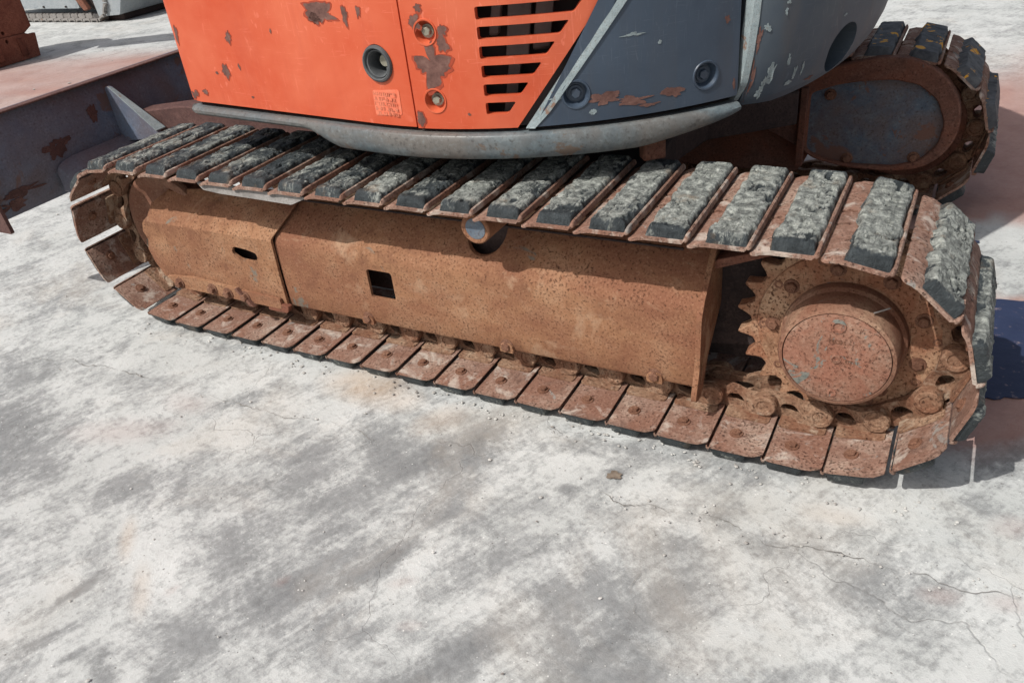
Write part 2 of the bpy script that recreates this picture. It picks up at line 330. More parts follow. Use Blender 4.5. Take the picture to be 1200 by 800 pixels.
PINK= [(1.92, -0.23, 0.038, 0.006, -0.001, -0.023, 0.7), (2.039, -0.202, 0.036, 0.005, -0.002, -0.023, 0.7), (2.05, 0.025, 0.04, 0.004, -0.003, -0.033, 0.6), (-0.235, -0.471, 0.136, 0.074, 0.046, -0.035, 0.55), (-0.144, -0.304, 0.067, 0.025, 0.042, -0.039, 0.5), (0.878, -0.631, 0.028, 0.02, 0.008, -0.01, 0.5), (0.96, -0.72, 0.025, 0.011, 0.007, -0.011, 0.5), (0.395, -0.86, 0.006, 0.016, 0.008, -0.004, 0.8), (0.622, -0.738, 0.008, 0.017, 0.01, -0.005, 0.6)]
CRACKS= [[(-0.886, -0.315), (-0.765, -0.284), (-0.673, -0.268), (-0.511, -0.259), (-0.349, -0.258)], [(-0.152, -0.26), (-0.088, -0.251), (0.057, -0.253), (0.252, -0.246), (0.399, -0.233), (0.458, -0.231), (0.539, -0.24)], [(1.161, -0.212), (1.244, -0.226), (1.325, -0.215), (1.427, -0.183), (1.498, -0.19), (1.58, -0.213), (1.667, -0.198), (1.754, -0.194), (1.837, -0.19), (1.917, -0.195), (1.994, -0.187), (2.068, -0.179)], [(1.337, -0.334), (1.327, -0.378), (1.353, -0.481), (1.379, -0.517), (1.407, -0.528), (1.44, -0.519)], [(1.327, -0.378), (1.373, -0.297), (1.423, -0.266)], [(1.837, -0.19), (1.859, -0.244), (1.902, -0.294)]]
def axis(lo, hi, dense_lo, dense_hi, step):
    a = list(np.arange(dense_lo, dense_hi+1e-6, step)); s = step; x = dense_hi
    while x < hi: s *= 1.22; x += s; a.append(min(x, hi))
    s = step; x = dense_lo
    while x > lo: s *= 1.22; x -= s; a.insert(0, max(x, lo))
    return np.array(a)
gx = axis(-70, 70, -2.2, 2.35, .0125); gy = axis(-30, 90, -1.4, 1.3, .0125)
GX, GY = np.meshgrid(gx, gy); 
SM = np.array((.43, .90)); 
def blob_field(L, sd):
    F = np.zeros_like(GX)
    wx = (fbm(GX*5, GY*5, 4, sd)-.5)*.16; wy = (fbm(GX*5+40, GY*5, 4, sd+3)-.5)*.16
    for cx, cy, ax, ay, bx, by, s in L:
        det = ax*by-ay*bx
        dx, dy = GX+wx*min(1, 3*math.hypot(ax, ay))-cx, GY+wy*min(1, 3*math.hypot(ax, ay))-cy
        u = (dx*by-dy*bx)/det; w = (ax*dy-ay*dx)/det
        F = np.maximum(F, s*np.clip(1.35-np.sqrt(u*u+w*w)*.95, 0, 1)**1.0)
    return F
along = GX*SM[0]+GY*SM[1]; across = GX*SM[1]-GY*SM[0]
wob = fbm(GX*2.2, GY*2.2, 3, 41)*.25
smear = fbm((across+wob)*9, along*2.2, 5, 3); fine = fbm((across+wob)*30, along*7, 4, 9); cloud = fbm(GX*2.2, GY*2.2, 4, 21)
grey = blob_field(GREY, 5)
g = np.clip(grey*(.45+.9*smear+.45*(fine-.5)*2), 0, 1)+np.clip((smear-.50)*2.0, 0, 1)*.40+np.clip((cloud-.52)*1.9, 0, 1)*.30
g = np.clip(g*.72, 0, 1)
tan_ = blob_field(TAN, 8)*(.5+fine)
def sst(x, a, b): t_ = np.clip((x-a)/(b-a), 0, 1); return t_*t_*(3-2*t_)
pinkzone = sst(GX+.25*(cloud-.5), 1.0, 1.6)*sst(GY+.3*(smear-.5), .18, .42)*(1-sst(GY+1.2*(cloud-.5), 3.0, 4.2))
sunlit_gap = sst(GX, 1.8, 1.9)*sst(GY+.2*(smear-.5), 1.0, 1.12)*(1-sst(GY+.2*(smear-.5), 1.55, 1.72))  # sunlit gap between shadows, painted by leaving out the red stain
pinkzone = pinkzone*(1-sunlit_gap)
pinkleft = sst(-GX+.5*(cloud-.5), 3.2, 3.9)*sst(GY+.4*(cloud-.5), 1.2, 1.6)*(1-sst(GY-.45*(GX+5)+.6*(cloud-.5), 3.2, 3.7))*.55
pink = np.clip(np.maximum(blob_field(PINK, 6)*.38, np.maximum(pinkzone*1.3, pinkleft*1.6))*(.55+.8*smear), 0, 1)
def crack_dist(x, y, L):
    d = np.full(x.shape, 9.)
    for c in L:
        for (x0, y0), (x1, y1) in zip(c[:-1], c[1:]):
            ux, uy = x1-x0, y1-y0; l2 = ux*ux+uy*uy
            t_ = np.clip(((x-x0)*ux+(y-y0)*uy)/l2, 0, 1); d = np.minimum(d, np.hypot(x-x0-t_*ux, y-y0-t_*uy))
    return d
near = (np.abs(GX) < 2.6) & (GY > -1.5) & (GY < 1.5)
cdist = np.full(GX.shape, 9.); cdist[near] = crack_dist(GX[near], GY[near], CRACKS)
rough_strip = np.clip(1-cdist/.06, 0, 1)*np.clip(fbm(GX*14, GY*14, 3, 77)*1.8-.45, 0, 1)
z = -rough_strip*.007*fbm(GX*60, GY*60, 2, 51)+np.where(near, (fbm(GX*1.6, GY*1.6, 3, 61)-.5)*.006+(fine-.5)*.0016, 0)-.0045
gm = bpy.data.meshes.new('ground'); nxg, nyg = len(gx), len(gy)
gm.vertices.add(nxg*nyg); gm.vertices.foreach_set('co', np.stack([GX, GY, z], -1).astype(np.float32).ravel())
idx = np.arange(nxg*nyg).reshape(nyg, nxg)
quads = np.stack([idx[:-1, :-1], idx[:-1, 1:], idx[1:, 1:], idx[1:, :-1]], -1).reshape(-1, 4)
gm.loops.add(quads.size); gm.polygons.add(len(quads))
gm.loops.foreach_set('vertex_index', quads.ravel().astype(np.int32)); gm.polygons.foreach_set('loop_start', (np.arange(len(quads))*4).astype(np.int32))
gm.update(calc_edges=True); gm.polygons.foreach_set('use_smooth', [True]*len(quads))
ca = gm.attributes.new('stain', 'FLOAT_COLOR', 'POINT')
ca.data.foreach_set('color', np.stack([g, pink, np.clip(tan_, 0, 1), rough_strip], -1).astype(np.float32).ravel())
t = NT('worn_concrete'); v = t.coord(False)
st = t.n('ShaderNodeAttribute', attribute_name='stain'); sp = t.n('ShaderNodeSeparateColor', {0: st.outputs['Color']})
vs = t.mapped(v, (1, 1, 1), (0, 0, math.radians(-64)))
n_s = t.noise(t.mapped(vs, (6, 34, 1)), 1.0, 6, .62, .5); n_m = t.noise(v, 9, 7, .72, .5); n_f = t.noise(v, 60, 6, .75); n_l = t.noise(v, 1.1, 5, .6, .3)
c = t.ramp(t.noise(v, 3.2, 5, .6), [(.3, lin(172,174,171)), (.7, lin(194,195,192))])
n_c = t.noise(v, 3.6, 8, .74, .9); n_k = t.noise(t.mapped(vs, (16, 150, 1)), 1.0, 4, .65, .4)
f = t.math('ADD', t.math('MULTIPLY', sp.outputs[0], 1.0), t.math('MULTIPLY', t.math('SUBTRACT', n_s, .5), .65)); f = t.math('ADD', f, t.math('MULTIPLY', t.math('SUBTRACT', n_m, .5), 1.25))
f = t.math('ADD', f, t.math('MULTIPLY', t.math('SUBTRACT', n_k, .5), .35)); f = t.math('ADD', f, t.math('MULTIPLY', t.math('SUBTRACT', n_f, .5), 1.0))
f = t.math('ADD', f, t.math('MULTIPLY', t.math('SUBTRACT', n_c, .48), 1.75))
c = t.mix(t.ramp(f, [(.0, 0), (.24, .40), (.46, .72), (.95, 1)]), c, t.ramp(n_m, [(.3, lin(92,94,95)), (.7, lin(124,125,125))]))
c = t.mix(t.ramp(n_f, [(.52, 0), (.75, .35)]), c, lin(112,110,106))
warm = t.ramp(t.noise(v, 1.9, 5, .65, .6), [(.52, 0), (.7, .22)])
c = t.mix(warm, c, lin(190,176,158))
spk = t.ramp(t.math('ADD', t.vor(v, 46), t.math('MULTIPLY', n_m, .5)), [(.27, 1), (.31, 0)])
c = t.mix(t.math('MULTIPLY', spk, .6), c, lin(88,80,74))
wsp = t.ramp(t.math('ADD', t.vor(t.mapped(v, (1, 1, 1), (0, 0, 1)), 58), t.math('MULTIPLY', n_s, .5)), [(.28, 1), (.33, 0)])
c = t.mix(t.math('MULTIPLY', wsp, .55), c, lin(226,225,220))
c = t.mix(t.math('MULTIPLY', sp.outputs[2], .7), c, lin(178,150,120), 'MIX')
c = t.mix(t.math('MULTIPLY', sp.outputs[1], .85), c, t.ramp(n_m, [(.3, lin(140,98,88)), (.7, lin(168,130,118))]))
hl = t.vor(t.n('ShaderNodeVectorMath', {0: v, 1: t.n('ShaderNodeVectorMath', {0: t.n('ShaderNodeTexNoise', {'Vector': v, 'Scale': 6.0, 'Detail': 4.0}).outputs[1], 1: (.25, .25, 0)}, operation='MULTIPLY').outputs[0]}, operation='ADD').outputs[0], 1.7, 'DISTANCE_TO_EDGE')
hair = t.math('MULTIPLY', t.ramp(hl, [(.0, 1), (.003, 0)]), t.ramp(t.noise(v, 1.6, 2), [(.52, 0), (.62, .3)]))
c = t.mix(hair, c, lin(96,92,88))
h = t.math('ADD', t.math('MULTIPLY', n_f, .7), t.math('ADD', t.math('MULTIPLY', n_m, .8), t.math('MULTIPLY', spk, -.7))); h = t.math('ADD', h, t.math('MULTIPLY', hair, -1.2))
MAT['concrete'] = t.finish(c, t.ramp(n_m, [(.3, .75), (.7, .9)]), t.bump(h, .55, .006), 0, .25)
ground = tagged(link_mesh('ground', gm, MAT['concrete']), 'worn pale concrete yard floor with grey smears and cracks', 'ground', kind='structure')

# cracks: ragged dark gaps in the slab, each a narrow sunken strip of its own
t = NT('crack_dirt'); v = t.coord()
MAT['crack'] = t.finish(t.ramp(t.noise(v, 60, 5), [(.3, lin(98,95,91)), (.7, lin(142,139,132))]), .95)
for ci, cpts in enumerate(CRACKS):
    P = []
    for (x0, y0), (x1, y1) in zip(cpts[:-1], cpts[1:]):
        n = max(2, int(math.hypot(x1-x0, y1-y0)/.006))
        P += [(x0+(x1-x0)*i/n, y0+(y1-y0)*i/n) for i in range(n)]
    P = np.array(P+[cpts[-1]]); s_ = np.arange(len(P))*.006
    off = (fbm(s_*14, s_*0+ci*9., 3, 31+ci)-.5)*.04+(fbm(s_*70, s_*0+ci*9., 3, 61+ci)-.5)*.014; w = .00015+.0014*np.clip(fbm(s_*22, s_*0+ci*5., 3, 91)*2.2-.65, 0, 1)
    w *= (.9, .9, .8, .3, .3, .5)[ci]*np.clip(np.minimum(np.arange(len(P)), len(P)-1-np.arange(len(P)))/8, .1, 1)
    d = np.gradient(P, axis=0); d /= np.maximum(1e-9, np.hypot(d[:, 0], d[:, 1]))[:, None]; nn_ = np.stack([-d[:, 1], d[:, 0]], 1)
    A = P+nn_*(off+w)[:, None]; B = P+nn_*(off-w)[:, None]
    zz = -.0005
    V = [(a[0], a[1], zz) for a in A]+[(b[0], b[1], zz) for b in B]; n = len(P)
    link_mesh('crack', mk('crack', V, [(i, i+1, n+i+1, n+i) for i in range(n-1)]), MAT['crack'], ground)

# blue paint spilled on the slab by the sprocket end
t = NT('blue_spill'); v = t.coord(False)
c = t.ramp(t.noise(v, 9, 5, .6), [(.3, lin(36,45,70)), (.7, lin(47,56,82))])  # paint blue darkened so the whole spill reads as shaded
c = t.mix(t.ramp(t.noise(v, 40, 5, .7), [(.60, 0), (.68, .8)]), c, lin(120,108,112))
MAT['blue'] = t.finish(c, .6, t.bump(t.noise(v, 60, 4), .3, .003))
bo = [(1.93, .46), (2.0, .495), (2.1, .53), (2.35, .60), (2.5, .8), (2.42, 1.06), (2.1, 1.045), (1.95, 1.01), (1.86, .9), (1.84, .62)]
bo = round_poly(bo, .05, 5); bo = [(x+.018*(float(fbm(np.array([x*30.]), np.array([y*30.]), 3, 3)[0])-.5)*2, y+.022*(float(fbm(np.array([x*34.]), np.array([y*34.]), 3, 8)[0])-.5)*2) for x, y in bo]
link_mesh('paint_spill', outline_mesh('paint_spill', bo, [], -.003, lambda a, b, d: (a, b, .0032+d)), MAT['blue'], ground)
bo = ragged(1.86, 1.42, .06, .035, 30, .5, 4)
link_mesh('paint_spill', outline_mesh('paint_spill', bo, [], -.003, lambda a, b, d: (a, b, .0032+d)), MAT['blue'], ground)

# loose grit: crumbs of concrete along the cracks and a scatter over the slab
t = NT('grit_stone'); v = t.coord()
MAT['grit'] = t.finish(t.ramp(t.noise(v, 7, 3), [(.32, lin(120,112,106)), (.5, lin(176,174,168)), (.7, lin(200,198,192))]), .9)
V = []; F = []
ico = [(0, 0, 1), (.9, 0, .3), (.28, .85, .3), (-.72, .53, .35), (-.72, -.53, .25), (.28, -.85, .3), (0, 0, -.6)]
icf = [(0, 1, 2), (0, 2, 3), (0, 3, 4), (0, 4, 5), (0, 5, 1), (6, 2, 1), (6, 3, 2), (6, 4, 3), (6, 5, 4), (6, 1, 5)]
spots = []
for ci, cpts in enumerate(CRACKS[:3]):
    for _ in range((10, 30, 200)[ci]):
        k = rng.integers(0, len(cpts)-1); u = rng.random(); (x0, y0), (x1, y1) = cpts[k], cpts[k+1]
        spots.append((x0+(x1-x0)*u+rng.normal(0, .02), y0+(y1-y0)*u+rng.normal(0, .022), rng.random()**4*.004+.0008))
for _ in range(800): spots.append((rng.uniform(-1.5, 2.3), rng.uniform(-1.3, .1), rng.random()**8*.0045+.0007))
for _ in range(420): spots.append((rng.uniform(-.7, 1.95), rng.normal(.0, .03)-.005, rng.random()**3*.0055+.001))
for _ in range(500): spots.append((rng.uniform(-6, 2.6), rng.uniform(.5, 6), rng.random()**4*.012+.002))
for x, y, r in spots:
    a = rng.random()*6.28; i = len(V); sx, sy, sz = r*rng.uniform(.7, 1.4), r*rng.uniform(.6, 1.2), r*rng.uniform(.4, .8)
    for p in ico:
        px, py = p[0]*sx, p[1]*sy; V.append((x+px*math.cos(a)-py*math.sin(a), y+px*math.sin(a)+py*math.cos(a), p[2]*sz-.001))
    F += [tuple(i+q for q in f_) for f_ in icf]
tagged(link_mesh('gravel', mk('gravel', V, F, False), MAT['grit']), 'loose grit and concrete crumbs scattered on the slab', 'gravel', kind='stuff')

# small dark stains and scraped tyre marks on the slab
t = NT('stain_dark'); v = t.coord()
MAT['stain'] = t.finish(t.ramp(t.noise(v, 50, 5, .7), [(.3, lin(104,105,105)), (.55, lin(130,131,131)), (.7, lin(160,161,160))]), .9, t.bump(t.noise(v, 120, 4), .4, .003))
t = NT('stain_brown'); v = t.coord()
MAT['stainb'] = t.finish(t.ramp(t.noise(v, 60, 5, .7), [(.3, lin(92,80,70)), (.7, lin(130,118,104))]), .9)
def stain(x, y, rx, ry, sd_, rot=0, mat='stain', amp=.45):
    link_mesh('stain', outline_mesh('stain', ragged(x, y, rx, ry, 48, amp, sd_, rot), [], -.0005, lambda a, b, d: (a, b, -.0002+d)), MAT[mat], ground)
stain(1.188, -.139, .017, .013, 300, .3, 'stainb')

# ================================================================ EXCAVATOR
exc = tagged(empty('excavator', (0, 0, 0)), 'orange and slate grey crawler excavator with rusty rubber padded steel tracks', 'excavator')
XI, XS, ZC, RP, PITCH_L, WID = -.600, 1.645, .3148, .2308, .135, .42
LEN = XS-XI; ARC = math.pi*RP; PER = 2*LEN+2*ARC; YF = 1.53; AP = .025
def path(s):
    s %= PER
    if s < LEN:
        return (XI+s, ZC+RP-.004*math.sin(math.pi*s/LEN))
    s -= LEN
    if s < ARC: a = s/RP; return (XS+RP*math.sin(a), ZC+RP*math.cos(a))
    s -= ARC
    if s < LEN: return (XS-s, ZC-RP)
    s -= LEN; a = s/RP; return (XI-RP*math.sin(a), ZC-RP*math.cos(a))
sig = [(-.5639+PITCH_L*i)-XI for i in range(1, 17)]
end = LEN+ARC+(XS-(-.6554+PITCH_L*17))
sig += [sig[-1]+(end-sig[-1])*j/6 for j in range(1, 6)]
sig += [LEN+ARC+(XS-(-.6554+PITCH_L*(i+1))) for i in range(16, -1, -1)]
last = sig[-1]; sig += [last+(sig[0]+PER-last)*j/7 for j in range(1, 7)]
NSH = len(sig)

def shoe_mesh():
    outer = [(-.009, .0370), (-.003, .0397), (.010, .0455), (.034, .048), (.116, .048), (.1195, .050), (.1215, .0555), (.1235, .0605), (.1265, .0625), (.1300, .0605), (.1320, .0545), (.1325, .0485)]
    inner = [(.1285, .0475), (.1275, .0525), (.1258, .0540), (.1240, .0500), (.1210, .0430), (.1165, .040), (.034, .040), (.010, .0375), (-.003, .0337), (-.009, .0330)]
    prof = outer+inner; n = len(prof)
    ys = [0, .002, .005, .010, .018, .06, .13, .17, WID/2, .25, .29, .36, WID-.018, WID-.010, WID-.005, WID-.002, WID]
    V = []; F = []
    for y in ys:
        e = min(y, WID-y)/.018; g = 1 if e >= 1 else .25+.75*math.sqrt(max(0, 1-(1-e)**2))
        ec = min(y, WID-y)/.010; gc = 1 if ec >= 1 else math.sqrt(max(0, 1-(1-ec)**2))
        for t_, n_ in prof:
            if t_ > .117: k = g; t2 = .117+(t_-.117)*(.45+.55*k); n2 = .044+(n_-.044)*k
            else: t2, n2 = t_, n_
            if t_ < .03: t2 = t_+(1-gc)*.007*(1-t_/.03)
            V.append((t2-AP, y, n2))
    for j in range(len(ys)-1):
        for i in range(n): F.append((j*n+i, j*n+(i+1) % n, (j+1)*n+(i+1) % n, (j+1)*n+i))
    F.append(tuple(range(n))); F.append(tuple(reversed(range((len(ys)-1)*n, len(ys)*n))))
    me = mk('track_shoe', V, F, True, 40); me.materials.append(MAT['shoe_rust']); return me
def apply_cut(me, cutters):
    o = bpy.data.objects.new('cut', me); COL.objects.link(o); cs = []
    for c in cutters:
        co = bpy.data.objects.new('cutter', c); COL.objects.link(co); cs.append(co)
        m = o.modifiers.new('b', 'BOOLEAN'); m.operation = 'DIFFERENCE'; m.object = co; m.solver = 'EXACT'
    dg = bpy.context.evaluated_depsgraph_get(); dg.update()
    new = bpy.data.meshes.new_from_object(o.evaluated_get(dg)); new.name = me.name
    for q_ in cs+[o]: bpy.data.objects.remove(q_, do_unlink=True)
    new.polygons.foreach_set('use_smooth', [True]*len(new.polygons)); new.set_sharp_from_angle(angle=math.radians(38))
    return new
SHOE = apply_cut(shoe_mesh(), [box('n', -.05, -.004, .168, .180, 0, .1), box('n', -.05, -.002, .236, .249, 0, .1)])

def pad_mesh(seed, wear=1.0, ny=170, nt=38, top=.0755, y0=.008, mud=.62):
    """one worn rubber block: clean dark ends, a torn and muddy top"""
    t0, t1, y1, nb = .0335, .1215, WID-y0, .0475
    r = random.Random(seed); u = np.linspace(0, 1, nt); w = np.linspace(0, 1, ny); U, Wg = np.meshgrid(u, w)
    T = t0+(t1-t0)*U; Y = y0+(y1-y0)*Wg; so = seed*7.3
    ed_t = np.minimum(U, 1-U)*(t1-t0); ed_y = np.minimum(Wg, 1-Wg)*(y1-y0); 
    rag = (fbm(Y*38+so, U*0+seed, 4, seed)-.5)
    T = T+np.where(U > .5, .8, 1.1)*(np.abs(U-.5)*2)**2*rag*.020*np.clip(ed_y/.03, 0, 1)
    rnd = lambda e, R: np.sqrt(np.clip(1-(1-np.clip(e/R, 0, 1))**2, 0, 1))
    H = (top-nb)*(.30+.70*rnd(ed_t, .010))*(.30+.70*rnd(ed_y, .014))
    inner = np.clip(ed_y/.032, 0, 1)
    wx = fbm(T*40+so, Y*40, 3, seed+1)*1.2; wy = fbm(T*40+so+9, Y*40, 3, seed+5)*1.2
    lum = fbm(T*34+so+wx, Y*16+wy, 4, seed+2); mid = fbm(T*170+so, Y*120, 3, seed+4)
    n1 = fbm(T*30+so+wx, Y*22+wy, 3, seed+7); n2 = fbm(T*80+so+wx*2, Y*60+wy*2, 3, seed+8)
    c1 = np.clip(1-np.abs(n1-.5)/.022, 0, 1); c2 = np.clip(1-np.abs(n2-.5)/.035, 0, 1)*np.clip(fbm(T*18+so, Y*10, 2, seed+6)*4-1.6, 0, 1)
    q4 = lum*7; terr = (np.floor(q4)+np.clip((q4-np.floor(q4)-.35)/.3, 0, 1))/7          # torn layers
    crack = np.maximum(c1, .8*c2)
    H = H-((1-terr)*.0065*wear+c1*.0055*wear+c2*.004*wear+(mid-.5)*.0022)*(.2+.8*inner)
    pit = np.clip((fbm(T*50+so*2, Y*34, 3, seed+8)-.63)*8, 0, 1)*np.where(U > .45, 1, .3); H = H-pit*.009*wear*inner
    H = np.maximum(H, .004)
    dust = np.clip(mud*inner+.8*(lum-.42)-.6*crack-.7*pit+.25*(fbm(Y*6+so, T*8, 2, seed+9)-.5), 0, 1)*np.clip(ed_t/.004, .35, 1)
    V = [(T.ravel()[i]-AP, Y.ravel()[i], nb+H.ravel()[i]) for i in range(T.size)]; D = list(dust.ravel()); F = []
    for j in range(ny-1):
        for i in range(nt-1): F.append((j*nt+i, j*nt+i+1, (j+1)*nt+i+1, (j+1)*nt+i))
    ring = [(0, i) for i in range(nt)]+[(j, nt-1) for j in range(1, ny)]+[(ny-1, i) for i in range(nt-2, -1, -1)]+[(j, 0) for j in range(ny-2, 0, -1)]
    k0 = len(V)
    for j, i in ring:
        a = j*nt+i; x, y, z_ = V[a]; ox = (-.0025 if i == 0 else .0025 if i == nt-1 else 0); oy = (-.003 if j == 0 else .003 if j == ny-1 else 0)
        V.append((x+ox, y+oy, nb-.003)); D.append(.38 if oy == 0 else .12)
    m = len(ring)
    for q_ in range(m):
        a, b = ring[q_], ring[(q_+1) % m]; F.append((a[0]*nt+a[1], b[0]*nt+b[1], k0+(q_+1) % m, k0+q_))
    me = mk('rubber_pad', V, F, True, 60)
    at = me.attributes.new('dust', 'FLOAT', 'POINT'); at.data.foreach_set('value', np.array(D, np.float32))
    return me
def link_plate():
    """near side chain link: boss at its first pin, waist, oval window, tail lapping inside the next link"""
    zt = .0405
    out = []
    for i in range(13): a = math.radians(90+180*i/12); out.append((.031*math.cos(a), .031*math.sin(a)-.002))
    out = [(x, y) for x, y in out]
    pts = [(-.012, zt)]+[(.031*math.cos(math.radians(a)), .031*math.sin(math.radians(a))) for a in range(130, 300, 17)]+[(.035, -.024), (.06, -.020), (.085, -.024)]
    pts += [(.135+.027*math.cos(math.radians(a)), .027*math.sin(math.radians(a))) for a in range(-110, 75, 17)]+[(.118, .034), (.108, zt)]
    hole = round_poly([(.043, .012), (.062, -.006), (.092, -.004), (.100, .010), (.085, .024), (.055, .026)], .012, 4)
    def mp(a, b, d): 
        s_ = min(1, max(0, (a-.030)/.045)); off = .020*s_*s_*(3-2*s_)
        return (a, off+d, b)
    me = outline_mesh('link', pts, [hole], .020, mp, cuts=(.03, .045, .06, .075), ang=50)
    # boss ring with a pin end at pin one
    prof = [(.0295, -.018), (.0295, .004), (.027, .0065), (.018, .0065), (.016, .004), (.0, .004)]
    bm = bmesh.new(); bm.from_mesh(me); bm2 = lathe('b', prof, 24); bm.from_mesh(bm2); bm.to_mesh(me); bm.free(); bpy.data.meshes.remove(bm2)
    me.polygons.foreach_set('use_smooth', [True]*len(me.polygons)); me.set_sharp_from_angle(angle=math.radians(38))
    me.materials.append(MAT['link_rust']); return me
LINK_N = link_plate()
LINK_F = LINK_N.copy(); LINK_F.transform(Matrix.Diagonal((1, -1, 1, 1))); LINK_F.flip_normals()
SB = hexbolt('bolt', .0115, .010); SB.materials.append(MAT['bolt_rust'])
foot = outline_mesh('link_foot', rrect(.0, .112, .128, .30, .008), [], .006, lambda a, b, d: (a-AP+.006, b, .0385-.0045*0+ -d))
foot.materials.append(MAT['link_rust'])
PADS_Y = [pad_mesh(200+i, .5, 40, 12) for i in range(2)]
PADS_B = [pad_mesh(100+i, .4, 40, 14, .0835, .0055) for i in range(3)]
def place_track(y0, far):
    P = [path(s+AP) for s in sig]
    for k in range(NSH):
        a, b = P[k], P[(k+1) % NSH]; dx, dz = b[0]-a[0], b[1]-a[1]
        sh = link_mesh('track_shoe', SHOE, None, exc); sh.location = (a[0]+(XF if far else 0), y0, a[1]); sh.rotation_euler = (random.uniform(-.006, .006), math.atan2(-dz, dx)+random.uniform(-.012, .012), 0)
        top = k < 18 or k >= 41
        pm = (PADS_Y[k % 2] if top else PADS_B[k % 3]) if far else (pad_mesh(k+1, mud=.34+.56*min(1, max(0, ((k if k < 40 else k-44)-4)/9))+random.uniform(-.08, .08)) if (k < 20 or k >= 40) else PADS_B[k % 3])
        link_mesh('rubber_pad', pm, MAT['pad_yellow'] if far else MAT['pad'], sh)
        put(link_mesh('link', LINK_N, None, sh), trs(0, .152, 0)); put(link_mesh('link', LINK_F, None, sh), trs(0, WID-.152, 0))
        link_mesh('link_foot', foot, None, sh)
        for y in (.068, WID-.068): put(link_mesh('bolt', SB, None, sh), trs(.068-AP+.003, y, .040, math.pi/2, 0, 0))
        
XF = -.035
place_track(0, False); place_track(YF, True)

# ---------------------------------------------------------------- near sprocket, hub, idler, rollers
def sprocket(y, mat, name='sprocket'):
    N = 23; pts = []
    for i in range(N):
        for f, r in ((-.44, .219), (-.30, .223), (-.16, .237), (-.05, .253), (.03, .256), (.10, .249), (.20, .233), (.32, .222)):
            a = 2*math.pi*(i+f)/N+.05; pts.append((r*math.cos(a), r*math.sin(a)))
    me = outline_mesh('sprocket', pts, [ellipse(0, 0, .10, .10, 28)], .036, lambda a, b, d: (a, d, b), ang=40)
    o = link_mesh(name, me, mat, exc, .003); o.location = (XS, y, ZC); return o
sp1 = sprocket(.192, MAT['sprocket_rust'])
rb = link_mesh('ring_face', lathe('ring_face', [(.205, 0), (.203, .006), (.150, .009), (.135, .006), (.132, -.01)], 48), MAT['sprocket_rust'], sp1)
BB = hexbolt('bolt', .0125, .013); BB.materials.append(MAT['bolt_rust'])
for i in range(9):
    a = 2*math.pi*(i+.55)/9; put(link_mesh('bolt', BB, None, sp1), trs(.166*math.cos(a), -.007, .166*math.sin(a), 0, a*1.7, 0))
for i in range(10):
    a = 2*math.pi*(i+.1)/10; put(link_mesh('socket', lathe('socket', [(.011, 0), (.010, .0015), (.006, .0015), (.005, -.004), (0, -.004)], 14), MAT['bolt_rust'], sp1), trs(.19*math.cos(a), -.006, .19*math.sin(a)))
hub = link_mesh('final_drive_hub', lathe('final_drive_hub', [(.140, -.01), (.138, .012), (.131, .020), (.129, .085), (.125, .094), (.1175, .097), (.1165, .090)], 64), MAT['hub_rust'], exc); hub.location = (XS-.006, .183, ZC-.012)
cap = link_mesh('cover', lathe('cover', [(.1155, .08), (.1150, .0955), (.113, .0965), (.06, .0972), (.012, .0972), (.0, .0972)], 64), MAT['cap_rust'], hub)
for x, z_, r in ((-.004, .086, .018), (0, .002, .012), (.001, -.092, .010)):
    put(link_mesh('plug', lathe('plug', [(r, 0), (r*.96, .003), (r*.55, .0035), (r*.45, .001), (r*.40, -.004), (0, -.004)], 20), MAT['cap_rust'], hub), trs(x, -.0965, z_))
def stroke_marks(name, n, w, h, seed, mat, parent, M, lift=.0016):
    r = random.Random(seed); V = []; F = []
    for k in range(n):
        for q_ in range(3):
            x0 = k*w*1.35; a = r.choice((0, 1, 2)); ww, hh = (w, h*.2) if a == 0 else (w*.24, h)
            cx = x0+(0 if a == 0 else r.choice((-.38, 0, .38))*w); cz = (r.choice((-.4, 0, .4))*h if a == 0 else 0)
            i = len(V); V += [(cx-ww/2, 0, cz-hh/2), (cx+ww/2, 0, cz-hh/2), (cx+ww/2, 0, cz+hh/2), (cx-ww/2, 0, cz+hh/2)]
            l_ = -lift*(1+.1*q_); V += [(p[0], l_, p[2]) for p in V[i:i+4]]
            F += [(i+4, i+5, i+6, i+7), (i, i+1, i+5, i+4), (i+1, i+2, i+6, i+5), (i+2, i+3, i+7, i+6), (i+3, i, i+4, i+7)]
    o = link_mesh(name, mk(name, V, F, False), mat, parent); put(o, M); return o
stroke_marks('cast_lettering', 6, .0048, .0085, 5, MAT['bolt_rust'], hub, trs(-.018, -.0970, .046), .0014)
stroke_marks('cast_lettering', 5, .0042, .007, 6, MAT['bolt_rust'], hub, trs(.022, -.0970, -.001), .0014)
tw = link_mesh('straw', mk('straw', [(.062, -.075, .118), (.092, -.072, .134), (.094, -.066, .131), (.064, -.069, .115)], [(0, 1, 2, 3)]), MAT['bare_steel'], hub)
so = tw.modifiers.new('s', 'SOLIDIFY'); so.thickness = .003
